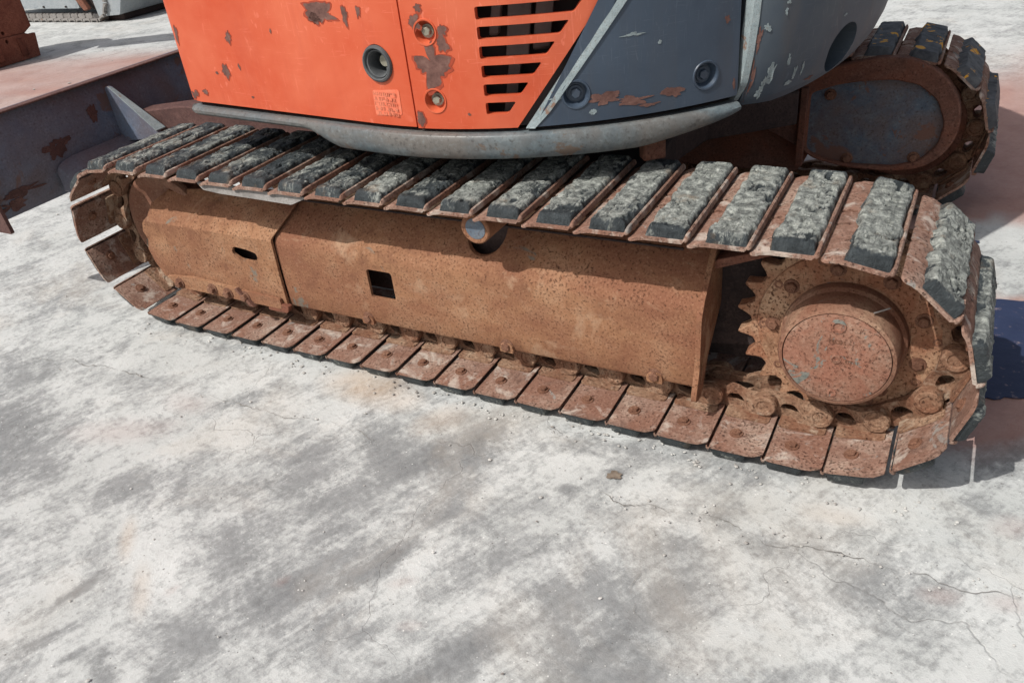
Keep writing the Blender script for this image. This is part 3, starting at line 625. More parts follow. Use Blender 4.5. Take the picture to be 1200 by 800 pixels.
# motor housing and frame arm behind the sprocket
mh = link_mesh('travel_motor', lathe('travel_motor', [(0, 0), (.15, 0), (.15, -.06), (.12, -.08), (.12, -.30), (0, -.30)], 40), MAT['dark_rust'], exc); mh.location = (XS, .235, ZC)
arm = outline_mesh('motor_bracket', round_poly([(1.26, .16), (1.42, .185), (1.50, .20), (1.60, .14), (1.75, .20), (1.75, .45), (1.6, .5), (1.45, .47), (1.26, .50)], .05, 4), [], .03, lambda a, b, d: (a, .262+d, b))
link_mesh('motor_bracket', arm, MAT['shadow_steel'], exc, .004)
link_mesh('inner_web', outline_mesh('inner_web', [(1.1, .10), (1.56, .13), (1.56, .50), (1.1, .50)], [], .02, lambda a, b, d: (a, .30+d, b)), MAT['shadow_steel'], exc, .003)
# idler wheel
idl = link_mesh('idler_wheel', lathe('idler_wheel', [(.0, .030), (.05, .030), (.055, .02), (.06, .004), (.10, -.012), (.150, -.012), (.168, 0), (.186, .004), (.196, 0), (.200, -.012), (.200, -.02), (.186, -.022), (.186, -.078), (.200, -.08), (.200, -.09), (.196, -.1), (.15, -.09), (0, -.09)], 56), MAT['hub_rust'], exc); idl.location = (XI+.015, .165, ZC)
for x in (.12, .48, .84, 1.16):
    o = link_mesh('track_roller', lathe('track_roller', [(0, .085), (.03, .085), (.034, .08), (.034, .06), (.052, .055), (.055, .05), (.055, .03), (.044, .026), (.044, -.026), (.055, -.03), (.055, -.05), (.034, -.06), (.034, -.085), (0, -.085)], 24), MAT['dark_rust'], exc); o.location = (x, WID/2, .163)
rol = link_mesh('carrier_roller', lathe('carrier_roller', [(0, .108), (.0290, .108), (.0325, .110), (.0385, .1105), (.0415, .108), (.042, .104), (.042, -.04), (0, -.04)], 40), MAT['frame_rust'], exc); rol.location = (.764, .142, .538)
link_mesh('end_plug', lathe('end_plug', [(.0285, .1075), (.0283, .1095), (.02, .1100), (0, .1095)], 32), MAT['far_cover'], rol)

# ---------------------------------------------------------------- near track frame
def frame_loft(name, prof, x0, x1, mat, thick=.010, cut=None, bev=.003, skew=None):
    """bent plate: profile (y, z) swept along x, with thickness inward"""
    n = len(prof); xs_ = np.linspace(x0, x1, 12); V = []; F = []
    pr = [Vector(p) for p in prof]; nr = []
    for i in range(n):
        d = (pr[min(i+1, n-1)]-pr[max(i-1, 0)]).normalized(); nr.append(Vector((d.y, -d.x)))
    back = [p+q_*thick for p, q_ in zip(pr, nr)]
    loop = pr+back[::-1]; m = len(loop)
    for x in xs_:
        for p in loop: V.append((x+(skew(x, p.y) if skew else 0), p.x, p.y))
    for j in range(len(xs_)-1):
        for i in range(m): F.append((j*m+i, j*m+(i+1) % m, (j+1)*m+(i+1) % m, (j+1)*m+i))
    F.append(tuple(range(m))); F.append(tuple(range((len(xs_)-1)*m, len(xs_)*m)))
    me = mk(name, V, F, True, 40)
    if cut: me = apply_cut(me, cut)
    return link_mesh(name, me, mat, exc, bev)
bendp = [(.112, .130), (.105, .1335), (.101, .142), (.100, .20), (.100, .345), (.102, .360), (.110, .375), (.205, .470), (.235, .492), (.30, .50)]
def cyl_cut(x, y, z, r, L, axis='Y', n=28):
    me = lathe('c', [(0, L), (r, L), (r, -L), (0, -L)], n); me.transform(Matrix.Translation((x, y, z))); return me
sq = outline_mesh('c', rrect(.317, .408, .228, .322, .010), [], .3, lambda a, b, d: (a, -.02+d, b))
hole_r = lathe('c', [(0, .2), (.06, .2), (.06, -.2), (0, -.2)], 32)
hole_r.transform(Matrix.Translation((.702, .20, .455)) @ Matrix.Diagonal((1.0, 1, .9, 1)))
fr = frame_loft('track_frame', bendp, -.030, 1.322, MAT['frame_rust'], .010, [sq, hole_r])
link_mesh('frame_core', box('frame_core', .0, 1.25, .20, .30, .20, .47), MAT['shadow_steel'], fr)
# end plate with its hand slot, closing the frame toward the sprocket
ep = [(.060, .118), (.098, .112), (.115, .128), (.15, .20), (.26, .30), (.30, .50), (.245, .505), (.205, .485), (.110, .385), (.088, .345), (.082, .20), (.058, .135)]
epm = outline_mesh('end_plate', round_poly(ep, .012, 3), [round_poly([(.094, .150), (.106, .150), (.112, .20), (.112, .225), (.098, .225), (.094, .2)], .006, 3)], .014, lambda a, b, d: (1.318+d+.10*(.5-b)*0, a, b))
link_mesh('end_plate', epm, MAT['frame_rust'], fr, .002)
link_mesh('stiffener', outline_mesh('stiffener', round_poly([(1.33, .455), (1.33, .43), (1.50, .50), (1.50, .515)], .006, 2), [], .08, lambda a, b, d: (a, .19+d, b)), MAT['dark_rust'], fr, .002)
# front section over the idler: follows the wheel at its left end, step and shadow gap at its right end
lp = [(-.035, .1285), (-.520, .1285), (-.600, .163), (-.628, .21), (-.640, .262), (-.622, .30), (-.634, .33), (-.622, .362), (-.600, .385), (-.600, .42), (-.54, .46), (-.525, .455), (-.50, .462), (-.30, .478), (.03, .490), (.022, .455), (-.03, .380), (-.035, .25)]
def lmap(a, b, d):
    k = max(0, b-.372); y = .088+(k*.95 if k < .10 else .095+(k-.10)*1.6)
    return (a+.30*k*0, y+d, b)
lm = outline_mesh('idler_cover', lp, [round_poly([(-.222, .306), (-.208, .331), (-.150, .326), (-.112, .318), (-.110, .300), (-.128, .286), (-.19, .287)], .015, 4)], .010, lmap, cuts=tuple(np.arange(-.6, 0, .05)), cuts_y=(.365, .372, .38, .40, .43, .46), ang=50)
ic = link_mesh('idler_cover', lm, MAT['frame_rust'], fr, .002)
# bottom flange of the front section with its nuts
link_mesh('flange', outline_mesh('flange', round_poly([(-.575, .172), (-.53, .134), (-.05, .131), (-.05, .168), (-.25, .176), (-.45, .186)], .008, 3), [], .012, lambda a, b, d: (a, .074+d, b)), MAT['frame_rust'], fr, .002)
link_mesh('inner_box', box('inner_box', -.50, -.02, .14, .20, .15, .42), MAT['shadow_steel'], fr)
NB = hexbolt('bolt', .014, .016); NB.materials.append(MAT['bolt_rust'])
for x, z_ in ((-.515, .153), (-.355, .157), (-.283, .152), (-.205, .152)): put(link_mesh('bolt', NB, None, fr), trs(x, .074, z_, 0, x*9, 0))
for x in (.286, .773, 1.209):
    o = put(link_mesh('bolt', NB, None, fr), trs(x, .102, .148, 0, x*5, 0)); 
    put(link_mesh('weld_lug', outline_mesh('weld_lug', round_poly([(-.02, -.014), (.024, -.014), (.022, .008), (.008, .016), (-.008, .016), (-.02, .008)], .006, 3), [], .012, lambda a, b, d: (a, d, b)), MAT['frame_rust'], fr, .002), trs(x, .0925, .143))
link_mesh('lug', outline_mesh('lug', round_poly([(-.115, .118), (-.03, .118), (-.02, .142), (-.06, .152), (-.105, .145)], .008, 3), [], .02, lambda a, b, d: (a, .075+d, b)), MAT['dark_rust'], fr, .002)
link_mesh('wedge', outline_mesh('wedge', [(-.235, .182), (-.226, .184), (-.165, .125), (-.185, .125)], [], .014, lambda a, b, d: (a, .062+d, b)), MAT['dark_rust'], fr, .001)
# loose bright strip under the shoes by the idler
link_mesh('guard_strip', outline_mesh('guard_strip', round_poly([(-.190, .585), (-.160, .562), (-.092, .557), (.04, .555), (.185, .552), (.245, .577), (.10, .580)], .006, 3), [], .007, lambda a, b, d: (a, .004+d+(b-.55)*.25, b)), MAT['bare_steel'], fr, .0015)

# ---------------------------------------------------------------- lower centre, slewing ring, far side
cf = link_mesh('centre_frame', outline_mesh('centre_frame', [(.28, .05), (1.20, .05), (1.28, .3), (1.02, .62), (.98, 1.0), (1.02, 1.30), (1.28, 1.6), (1.20, 1.85), (.28, 1.85), (.20, 1.6), (.10, 1.3), (.02, 1.0), (.10, .62), (.20, .3)], [], .12, lambda a, b, d: (a, b*.72+.26, .50-d)), MAT['shadow_steel'], exc, .01)
def zlathe(name, prof, seg=56):
    me = lathe(name, prof, seg); me.transform(Euler((-math.pi/2, 0, 0)).to_matrix().to_4x4()); return me
sr = link_mesh('slewing_ring', zlathe('slewing_ring', [(.0, .18), (.40, .18), (.40, .20), (.43, .20), (.43, .26), (.40, .26), (.40, .31), (.46, .31), (.46, .34), (0, .34)]), MAT['shadow_steel'], exc); sr.location = (.52, .95, .35)
ff = [(.85, .41), (1.06, .385), (1.31, .262), (1.36, .222), (1.48, .196), (1.64, .194), (1.735, .215), (1.80, .275), (1.83, .36), (1.815, .455), (1.755, .54), (1.66, .59), (1.55, .595), (1.42, .562), (1.22, .50), (.85, .50)]
fi = [(1.335, .250), (1.40, .222), (1.50, .209), (1.64, .212), (1.72, .240), (1.768, .30), (1.778, .378), (1.745, .455), (1.68, .505), (1.60, .519), (1.50, .510), (1.42, .495), (1.335, .462)]
far = link_mesh('far_track_frame', outline_mesh('far_track_frame', round_poly(ff, .04, 3), [round_poly(fi, .02, 3)], .05, lambda a, b, d: (a+XF, 1.505+d, b+.004)), MAT['dark_rust'], exc, .006)
link_mesh('inspection_cover', outline_mesh('inspection_cover', round_poly(fi, .02, 3), [], .02, lambda a, b, d: (a+XF, 1.527+d, b+.004)), MAT['far_cover'], far)
link_mesh('rib', box('rib', 1.27, 1.295, 1.483, 1.508, .20, .49), MAT['dark_rust'], far, .003)
link_mesh('side_rail', outline_mesh('side_rail', round_poly([(-.35, .15), (1.30, .15), (1.34, .22), (1.30, .46), (.9, .50), (-.35, .48)], .03, 3), [], .2, lambda a, b, d: (a+XF, 1.55+d, b)), MAT['dark_rust'], far, .01)
for x, z_ in ((1.48, .225), (1.70, .245), (1.40, .455)): put(link_mesh('bolt', NB, None, far), trs(x+XF, 1.527, z_+.004))
sp2 = sprocket(YF+.192, MAT['dark_rust']); sp2.location.x += XF
link_mesh('hub_disc', lathe('hub_disc', [(.205, 0), (.2, .03), (0, .03)], 40), MAT['dark_rust'], sp2)
idl2 = link_mesh('idler_wheel', idl.data, None, exc); idl2.location = (XI+.015+XF, YF+.165, ZC)

# ================================================================ UPPER BODY
BC, BR, A0, S0 = Vector((.55, 1.05)), .945, math.radians(-5.7), .72
T0 = BC+BR*Vector((math.sin(A0), -math.cos(A0))); D0 = Vector((math.cos(A0), math.sin(A0)))
SC, RC = -.02, .05                                   # where the front corner starts turning, its radius
def plan(s):
    """plan position and outward normal of the body side at running length s"""
    if s >= S0:
        a = A0+(s-S0)/BR; n = Vector((math.sin(a), -math.cos(a))); return BC+BR*n, n
    if s >= SC: return T0+D0*(s-S0), Vector((D0.y, -D0.x))
    p0 = T0+D0*(SC-S0); n0 = Vector((D0.y, -D0.x)); c = p0-n0*RC; th = (SC-s)/RC; lim = math.radians(88)
    a = -math.atan2(n0.y, n0.x) if 0 else math.atan2(n0.y, n0.x)-min(th, lim)
    n = Vector((math.cos(a), math.sin(a))); p = c+n*RC
    if th > lim: p = p+Vector((n.y, -n.x))*(th-lim)*RC
    return p, n
def surf(s, z_, d):
    p, n = plan(s); q_ = p-n*d; return (q_.x, q_.y, z_)
def surf_off(off): return lambda s, z_, d: surf(s, z_, d-off)
def smat(s, z_, off=0):
    p, n = plan(s); q_ = p+n*off; y = Vector((-n.x, -n.y, 0)); zz = Vector((0, 0, 1)); x = y.cross(zz)
    return Matrix(((x.x, y.x, 0, q_.x), (x.y, y.y, 0, q_.y), (x.z, y.z, 1, z_), (0, 0, 0, 1)))
cutS = tuple(np.arange(-.14, -.0, .012))+tuple(np.arange(.0, 2.0, .05))
ZB, ZT = .768, 1.62
def panel(name, outer, holes, mat, off=0.0, th=.022, bev=.0035):
    return link_mesh(name, outline_mesh(name, outer, holes, th, surf_off(off), cuts=cutS, ang=40), mat, exc, bev)
def chip(parent, s, z_, rs, rz, seed, off=0.0, mat='peel', amp=.5, rot=0, name='paint_chip'):
    if mat == 'peel' and rs > .006 and parent.name.startswith(('side', 'vent')):
        link_mesh('primer_edge', outline_mesh('primer_edge', ragged(s+.0008, z_-.0012, rs*1.13+.0012, rz*1.12+.0014, 44, amp, seed, rot), [], .0004, surf_off(off+.0006), cuts=()), MAT['primer'], parent)
    return link_mesh(name, outline_mesh(name, ragged(s, z_, rs, rz, 72, amp, seed, rot), [], .0004, surf_off(off+.0009), cuts=()), MAT[mat], parent)
def cup_bolt(parent, s, z_, r, mat, boltmat, off=0.0, rb=.011, d=.018):
    c = put(link_mesh('bolt_recess', lathe('bolt_recess', [(r*1.18, -.0005), (r*1.12, .0022), (r*1.0, .0018), (r*.86, -d*.6), (r*.74, -d), (0, -d)], 32), mat, parent), smat(s, z_, off))
    me = hexbolt('bolt', rb, .012, True); put(link_mesh('bolt', me, boltmat, c), trs(0, d-.001, 0))
# orange side door, left of the seam
p1 = panel('side_door', [(-.60, ZB), (-.06, ZB+.018), (-.035, ZB+.004), (0, ZB), (.8485, ZB-.004), (.8485, ZT), (-.60, ZT)], [ellipse(.7605, .919, .043, .046, 28)], MAT['orange'])
g_ = put(link_mesh('rubber_grommet', lathe('rubber_grommet', [(.0425, -.012), (.0455, .002), (.043, .007), (.039, .0085), (.0365, .006), (.036, .001), (.034, -.002), (.0335, .002), (.0305, .001), (.028, -.006), (.0265, -.035), (.026, -.06), (0, -.06)], 40), MAT['ring'], p1), smat(.7605, .919))
put(link_mesh('latch_stub', lathe('latch_stub', [(.0, .018), (.014, .018), (.016, .014), (.016, -.03)], 20), MAT['zinc'], g_), trs(.007, .036, .003))
put(link_mesh('hose_tail', box('hose_tail', -.004, .004, -.01, .04, -.012, -.004), MAT['ring'], g_), trs(.012, .03, -.01))
for s, z_, a, b, sd_, am in ((.605, 1.033, .040, .022, 3, .8), (.575, 1.022, .022, .012, 5, .6), (.680, 1.030, .010, .018, 7, .6), (.728, 1.040, .007, .010, 8, .5), (.212, .965, .010, .017, 9, .6), (.163, .868, .015, .018, 10, .35), (.226, .884, .005, .009, 11, .5), (.118, .860, .006, .004, 12, .6), (-.02, .965, .008, .02, 13, .5), (.035, .80, .010, .006, 15, .6), (.395, .985, .003, .006, 16, .5), (.25, .80, .006, .003, 21, .5), (-.018, .79, .014, .01, 22, .6)): chip(p1, s, z_, a, b, sd_, amp=am)
# worn print by the grommet
link_mesh('worn_print', outline_mesh('worn_print', round_poly([(.724, .787), (.810, .793), (.812, .858), (.726, .852)], .006, 3), [], .0004, surf_off(.0008), cuts=(.76, .79)), MAT['printbase'], p1)
for r_i in range(5): 
    M_ = smat(.732, .844-.0125*r_i, .0008); stroke_marks('print_marks', 6, .0095, .0088, 40+r_i, MAT['print'], p1, M_, .0005)
# orange vent door between the seam and the diagonal
rows = [(1.045-.0436*k, 1.0165-.0436*k) for k in range(-2, 6)]; slots = []
diag = lambda z_: 1.120+(z_-.766)*.788
for zt_, zb_ in rows:
    slots.append(round_poly([(1.044, zb_), (diag(zb_)-.048, zb_), (diag(zt_)-.048, zt_), (1.044, zt_)], .006, 3))
p2 = panel('vent_door', [(.8545, ZB-.005), (1.118, ZB-.004), (diag(ZT), ZT), (.8545, ZT)], slots+[ellipse(.914, .994, .027, .029, 24), ellipse(.915, .833, .027, .029, 24)], MAT['orange'], .003)
for z_ in (.994, .833): cup_bolt(p2, .914, z_, .027, MAT['orange'], MAT['zinc'], .003)
chip(p2, .920, .925, .036, .040, 31, .003, amp=.75); chip(p2, .955, .965, .012, .018, 32, .003, amp=.5); chip(p2, .889, 1.015, .016, .017, 33, .003, amp=.6); chip(p2, .905, 1.05, .008, .008, 34, .003); chip(p2, .958, .997, .009, .012, 35, .003); chip(p2, .866, .785, .010, .018, 36, .003, amp=.4)
chip(p2, 1.0, .80, .004, .003, 39, .003)
# slate rear side panel with its pale bevelled edge
p3 = panel('rear_side_panel', round_poly([(1.158, ZB-.003), (1.6665, ZB+.002), (1.6665, ZT), (1.13+.788*(ZT-.766)+.052, ZT)], .006, 2), [ellipse(1.262, .834, .030, .031, 24), ellipse(1.577, .836, .030, .031, 24)], MAT['slate'], .010, .03, .006)
for s in (1.262, 1.577): cup_bolt(p3, s, .835, .030, MAT['slate'], MAT['slate'], .010, .0125)
link_mesh('edge_strip', outline_mesh('edge_strip', [(1.138, ZB-.006), (1.160, ZB-.006), (1.199, .800), (1.199+.788*(ZT-.80)+.02, ZT), (1.123+.788*(ZT-.766)+.012, ZT)], [], .028, lambda s, z_, d: surf(s, z_, d-.006-.0075*min(1, max(0, (s-diag(z_)-.02)/.03))), cuts=tuple(np.arange(1.1, 2, .025))), MAT['worn_edge'], p3, .003)
link_mesh('edge_shadow_gap', outline_mesh('edge_shadow_gap', [(1.12, ZB-.004), (1.147, ZB-.004), (diag(ZT)+.03, ZT), (diag(ZT), ZT)], [], .02, surf_off(-.014), cuts=cutS), MAT['inside'], p3)
for s, z_, a, b, sd_, am, m_ in ((1.325, .818, .034, .014, 51, .6, 'peel'), (1.395, .806, .036, .009, 52, .7, 'peel'), (1.490, .812, .020, .011, 53, .6, 'peel'), (1.63, .955, .006, .008, 54, .5, 'peel'), (1.30, .79, .008, .005, 55, .5, 'worn_edge'), (1.215, .83, .014, .006, 56, .7, 'worn_edge'), (1.44, .79, .02, .004, 57, .7, 'peel'), (1.40, .955, .022, .004, 58, .9, 'worn_edge'), (1.46, .93, .004, .004, 59, .5, 'worn_edge'), (1.655, .80, .004, .012, 60, .4, 'peel')): chip(p3, s, z_, a, b, sd_, .010, m_, am)

# dark core behind the panels, floor, grey engine bits seen through the vent
core = []
for s in np.linspace(-.60, 1.70, 60):
    p, n = plan(s); q_ = p-n*.10; core.append((q_.x, q_.y))
core += [(1.40, 1.0), (1.40, 1.75), (-.25, 1.75)]
body = link_mesh('body_core', outline_mesh('body_core', core, [], ZT-.74, lambda a, b, d: (a, b, .735+d)), MAT['inside'], exc)
deck = [tuple(plan(s)[0]-plan(s)[1]*.02) for s in np.linspace(-.60, 1.66, 60)]+[(1.35, .8), (1.45, 1.1), (1.35, 1.75), (-.25, 1.75)]
link_mesh('floor_plate', outline_mesh('floor_plate', deck, [], .03, lambda a, b, d: (a, b, .725+d)), MAT['shadow_steel'], exc)
link_mesh('roof_deck', outline_mesh('roof_deck', deck, [], .03, lambda a, b, d: (a, b, ZT-.012+d)), MAT['orange'], exc, .004)
for s, z0_, z1_, w_, dd in ((1.09, .78, .92, .016, .045), (1.12, .90, 1.10, .03, .055), (1.185, .93, 1.1, .022, .05), (1.07, .97, 1.1, .012, .04)):
    link_mesh('engine_part', outline_mesh('engine_part', [(s-w_, z0_), (s+w_, z0_), (s+w_+.03, z1_), (s-w_+.03, z1_)], [], .03, surf_off(-dd)), MAT['engine'], body, .006)

# rubbing rim below the panels
def rim():
    V = []; F = []; ss = list(np.linspace(-.055, 1.668, 110)); prof_n = 10
    for s in ss:
        k = min(1, max(0, (s-.44)/.16)); k = k*k*(3-2*k); e = min(1, max(0, (1.668-s)/.26))
        zb = .7265-.037*k; zb = zb+(1-e**.8)*.040; zt = .7545
        tip = math.sqrt(max(0, 1-(1-min(1, (s+.055)/.035))**2)) if s < -.02 else 1
        zb = zt-(zt-zb)*max(.15, tip); out = .012+.010*k
        out = out*max(.2, tip)
        hgt = zt-zb
        pr = [(-.05, zt-.004), (out-.010, zt), (out-.004, zt-.002), (out, zt-.006), (out+.004, zt-.35*hgt), (out+.003, zt-.65*hgt), (out-.002, zb+.006), (out-.008, zb+.001), (out-.014, zb), (-.06, zb+.004)]
        for o_, z_ in pr: V.append(surf(s, z_, -o_))
    for j in range(len(ss)-1):
        for i in range(prof_n): F.append((j*prof_n+i, j*prof_n+(i+1) % prof_n, (j+1)*prof_n+(i+1) % prof_n, (j+1)*prof_n+i))
    F.append(tuple(range(prof_n))); F.append(tuple(range((len(ss)-1)*prof_n, len(ss)*prof_n)))
    return mk('rubbing_rim', V, F, True, 45)
link_mesh('rubbing_rim', rim(), MAT['rim_paint'], exc)
put(link_mesh('bracket', box('bracket', -.03, .03, -.01, .03, -.075, .02), MAT['dark_rust'], exc, .006), smat(1.47, .70, -.06))

# counterweight
def cw_r(z_):
    return float(np.interp(z_, [.70, .735, .755, .80, .86, .95, 1.1, 1.4, 1.75, 1.80], [.93, .972, .985, 1.0, 1.012, 1.022, 1.028, 1.028, 1.01, .98]))
def cwmap(off):
    def f(th, z_, d):
        lift = .0019*max(0, th-58)*max(0, (1.0-z_)/.27) if z_ < 1.0 else 0
        a = math.radians(th); r = cw_r(z_)-.048*math.exp(-max(0, th-52.5)/4)-d+off; return (BC.x+r*math.sin(a), BC.y-r*math.cos(a), z_+lift)
    return f
zc_cuts = (.745, .755, .775, .80, .83, .86, .90, .95, 1.0, 1.1, 1.25, 1.4, 1.6, 1.75)
cw = link_mesh('counterweight', outline_mesh('counterweight', [(53.0, .735), (150, .735), (150, 1.80), (53.0, 1.80)], [ellipse(70.6, .806, 3.75, .066, 32), ellipse(77.5, .985, 3.75, .066, 32)], .16, cwmap(0), cuts=tuple(np.arange(52, 150, 2.0)), cuts_y=zc_cuts, ang=40), MAT['slate_dull'], exc, .006)
link_mesh('edge_strip', outline_mesh('edge_strip', [(51.5, .715), (52.1, .72), (53.15, .79), (53.45, .99), (53.45, 1.8), (52.65, 1.8), (52.65, .99), (52.3, .80)], [], .03, cwmap(.003), cuts=(), cuts_y=zc_cuts), MAT['worn_edge'], cw, .004)
link_mesh('top_cap', outline_mesh('top_cap', [(BC.x+1.0*math.sin(math.radians(a)), BC.y-1.0*math.cos(math.radians(a))) for a in range(52, 151, 3)]+[(.9, 1.6), (.9, .6)], [], .03, lambda a, b, d: (a, b, 1.785-d)), MAT['slate_dull'], cw)
link_mesh('pocket_back', outline_mesh('pocket_back', [(55, .76), (140, .76), (140, 1.7), (55, 1.7)], [], .02, cwmap(-.17), cuts=tuple(np.arange(56, 140, 4.0)), cuts_y=zc_cuts), MAT['inside'], cw)
def cwchip(th, z_, a, b, sd_, rot=0, mat='worn_edge'): link_mesh('paint_chip', outline_mesh('paint_chip', ragged(th, z_, a, b, 36, .8, sd_, 0), [], .0004, cwmap(.0012)), MAT[mat], cw)
for th, z_, a, b, sd_ in ((54.6, .925, .6, .008, 71), (56.2, .815, .5, .018, 72), (55.4, .79, .3, .014, 73), (56.9, .955, .3, .007, 74), (57.2, .975, .25, .004, 75), (58.6, .84, .25, .015, 76), (60.2, .795, .25, .017, 77), (61.6, .80, .2, .014, 78), (59.6, .775, .5, .005, 79), (55.2, .765, .5, .012, 80), (68.8, .90, .3, .004, 81), (62.5, 1.0, .2, .004, 82)): cwchip(th, z_, a, b, sd_)
for th, z_, a, b, sd_ in ((53.7, .90, .35, .03, 83), (53.5, .80, .3, .05, 84), (64, .762, .8, .004, 85)): cwchip(th, z_, a, b, sd_, mat='peel')
# boom and stick reach out over the front, above the picture
def beam(name, pts, w0, h0, y_off=0, mat=MAT['orange']):
    V = []; F = []
    P = [Vector(p) for p in pts]; side = Vector((.30, .95, 0)).normalized()
    for i, p in enumerate(P):
        d = (P[min(i+1, len(P)-1)]-P[max(i-1, 0)]).normalized(); up = d.cross(side).normalized(); up = up if up.z > 0 else -up
        k = 1-.35*abs(i/(len(P)-1)-.4)
        for a, b in ((-1, -1), (1, -1), (1, 1), (-1, 1)): V.append(p+side*a*w0/2+up*b*h0*k/2)
    for j in range(len(P)-1):
        for i in range(4): F.append((j*4+i, j*4+(i+1) % 4, (j+1)*4+(i+1) % 4, (j+1)*4+i))
    F.append((0, 1, 2, 3)); n = (len(P)-1)*4; F.append((n, n+1, n+2, n+3))
    return link_mesh(name, mk(name, V, F, True, 25), mat, exc, .012)
beam('boom', [(-.2, 1.25, 1.05), (-1.2, 1.56, 2.2), (-2.3, 1.91, 2.95), (-3.4, 2.26, 3.15), (-4.6, 2.65, 3.0)], .26, .42)
beam('stick', [(-4.35, 2.57, 3.25), (-4.9, 2.75, 2.6), (-5.5, 2.94, 1.8), (-5.98, 3.1, 1.0)], .22, .32)

# ---------------------------------------------------------------- dozer blade
XBL = -1.30
bl = link_mesh('dozer_blade', outline_mesh('dozer_blade', [(0, .315), (0, .69), (1.90, .69), (1.90, .315)], [], .016, lambda y, z_, d: (XBL-d-.10*((z_-.5)/.19)**2*0+.045*math.cos((z_-.5)*7)-.045, y, z_), cuts=(), cuts_y=tuple(np.arange(.33, .69, .03))), MAT['blade_paint'], exc, .003)
link_mesh('top_lip', box('top_lip', XBL-.035, XBL+.004, -.004, 1.904, .684, .692), MAT['arm_rust'], bl, .003)
link_mesh('end_plate', outline_mesh('end_plate', round_poly([(XBL-.07, .285), (XBL+.045, .285), (XBL+.03, .42), (XBL+.012, .66), (XBL-.03, .69), (XBL-.07, .68)], .01, 3), [], .014, lambda a, b, d: (a, -.016+d, b)), MAT['arm_rust'], bl, .002)
# folded stiffener along the lower half
st_ = []; 
V = []; F = []
prs = [(XBL+.002, .455), (XBL+.055, .425), (XBL+.075, .40), (XBL+.075, .345), (XBL+.05, .318), (XBL+.002, .314)]
ysb = [.27, .285, .31, .36, 1.54, 1.59, 1.615, 1.63]; kk = [.05, .55, .82, 1, 1, .82, .55, .05]
for y, k in zip(ysb, kk):
    for x, z_ in prs: V.append((XBL+.002+(x-XBL-.002)*k, y, .37+(z_-.37)*(.5+.5*k)))
for j in range(len(ysb)-1):
    for i in range(5): F.append((j*6+i, j*6+i+1, (j+1)*6+i+1, (j+1)*6+i))
link_mesh('stiffener', mk('stiffener', V, F, True, 30), MAT['blade_paint'], bl)
for y in (.60, 1.30):
    link_mesh('gusset', outline_mesh('gusset', round_poly([(XBL, .655), (XBL+.03, .655), (XBL+.235, .485), (XBL+.24, .455), (XBL, .43)], .01, 3), [], .016, lambda a, b, d: (a, y+d, b)), MAT['blade_paint'], bl, .002)
    link_mesh('gusset_edge', outline_mesh('gusset_edge', [(0, 0), (.265, 0), (.265, .05), (.02, .018), (0, .006)], [], .004, lambda a, b, d: (XBL+.03+a*.775, y-.010+b+.004, .660-a*.642-d)), MAT['worn_edge'], bl, .001)
for y in (.66, 1.24):
    link_mesh('push_arm', outline_mesh('push_arm', round_poly([(XBL+.01, .34), (XBL+.01, .53), (XBL+.35, .575), (-.55, .56), (.10, .47), (.10, .30), (-.7, .36), (XBL+.2, .34)], .04, 3), [], .10, lambda a, b, d: (a, y+d, b)), MAT['arm_rust'], exc, .01)
for y, z_, a, b, sd_ in ((.30, .505, .035, .030, 91), (.335, .52, .03, .014, 92), (.03, .53, .035, .02, 93), (.13, .40, .07, .018, 94), (.06, .36, .05, .02, 95), (.52, .57, .02, .03, 96)):
    link_mesh('rust_patch', outline_mesh('rust_patch', ragged(y, z_, a, b, 40, .8, sd_), [], .0004, lambda q_, w_, d: (XBL+.0022-d+.045*math.cos((w_-.5)*7)-.045, q_, w_)), MAT['arm_rust'], bl)

# ================================================================ OTHER THINGS
# rusty bucket resting on the slab
XB = -5.95
bk = tagged(empty('rusty_bucket', (XB, 3.1, 0)), 'brown rusted steel digging bucket standing on the pale slab', 'bucket')
def bp(name, me, mat=MAT['bucket_rust'], bev=.006): me.transform(Matrix.Translation((-XB, -3.1, 0))); return link_mesh(name, me, mat, bk, bev)
bp('cutting_edge', outline_mesh('cutting_edge', [(2.60, .0), (3.303, .004), (3.335, .205), (3.272, .206), (3.235, .222), (2.60, .235)], [ellipse(3.04, .19, .014, .018, 14)], .04, lambda y, z_, d: (XB-d, y, z_)))
bp('back_plate', outline_mesh('back_plate', [(2.60, .236), (3.245, .222), (3.327, .266), (3.329, .49), (3.28, .95), (2.60, .95)], [ellipse(3.042, .262, .015, .017, 14)], .03, lambda y, z_, d: (XB-.012-d-.10*max(0, z_-.25)**2, y, z_), cuts_y=(.3, .4, .5, .6, .7, .8)))
for y in (2.62, 3.24):
    bp('side_plate', outline_mesh('side_plate', round_poly([(-.02, .05), (-.06, .95), (-.30, 1.05), (-.55, .85), (-.62, .45), (-.45, .12)], .08, 4), [], .03, lambda a, b, d: (XB+a-.03, y+d, b)))
V = []; F = []
for i in range(13):
    a = math.radians(-80+i*15); x, z_ = XB-.33-.30*math.cos(a-.2), .52+.44*math.sin(a)
    V += [(x, 2.62, z_), (x, 3.26, z_)]
for i in range(12): F.append((2*i, 2*i+1, 2*i+3, 2*i+2))
sh_ = bp('shell', mk('shell', V, F, True, 60), bev=0); so = sh_.modifiers.new('s', 'SOLIDIFY'); so.thickness = .02
for x0_, dy in ((2.72, 0), (2.92, 0), (3.16, 0)):
    bp('wear_strip', box('wear_strip', XB, XB+.014, x0_-.03, x0_+.035, .04, .19))

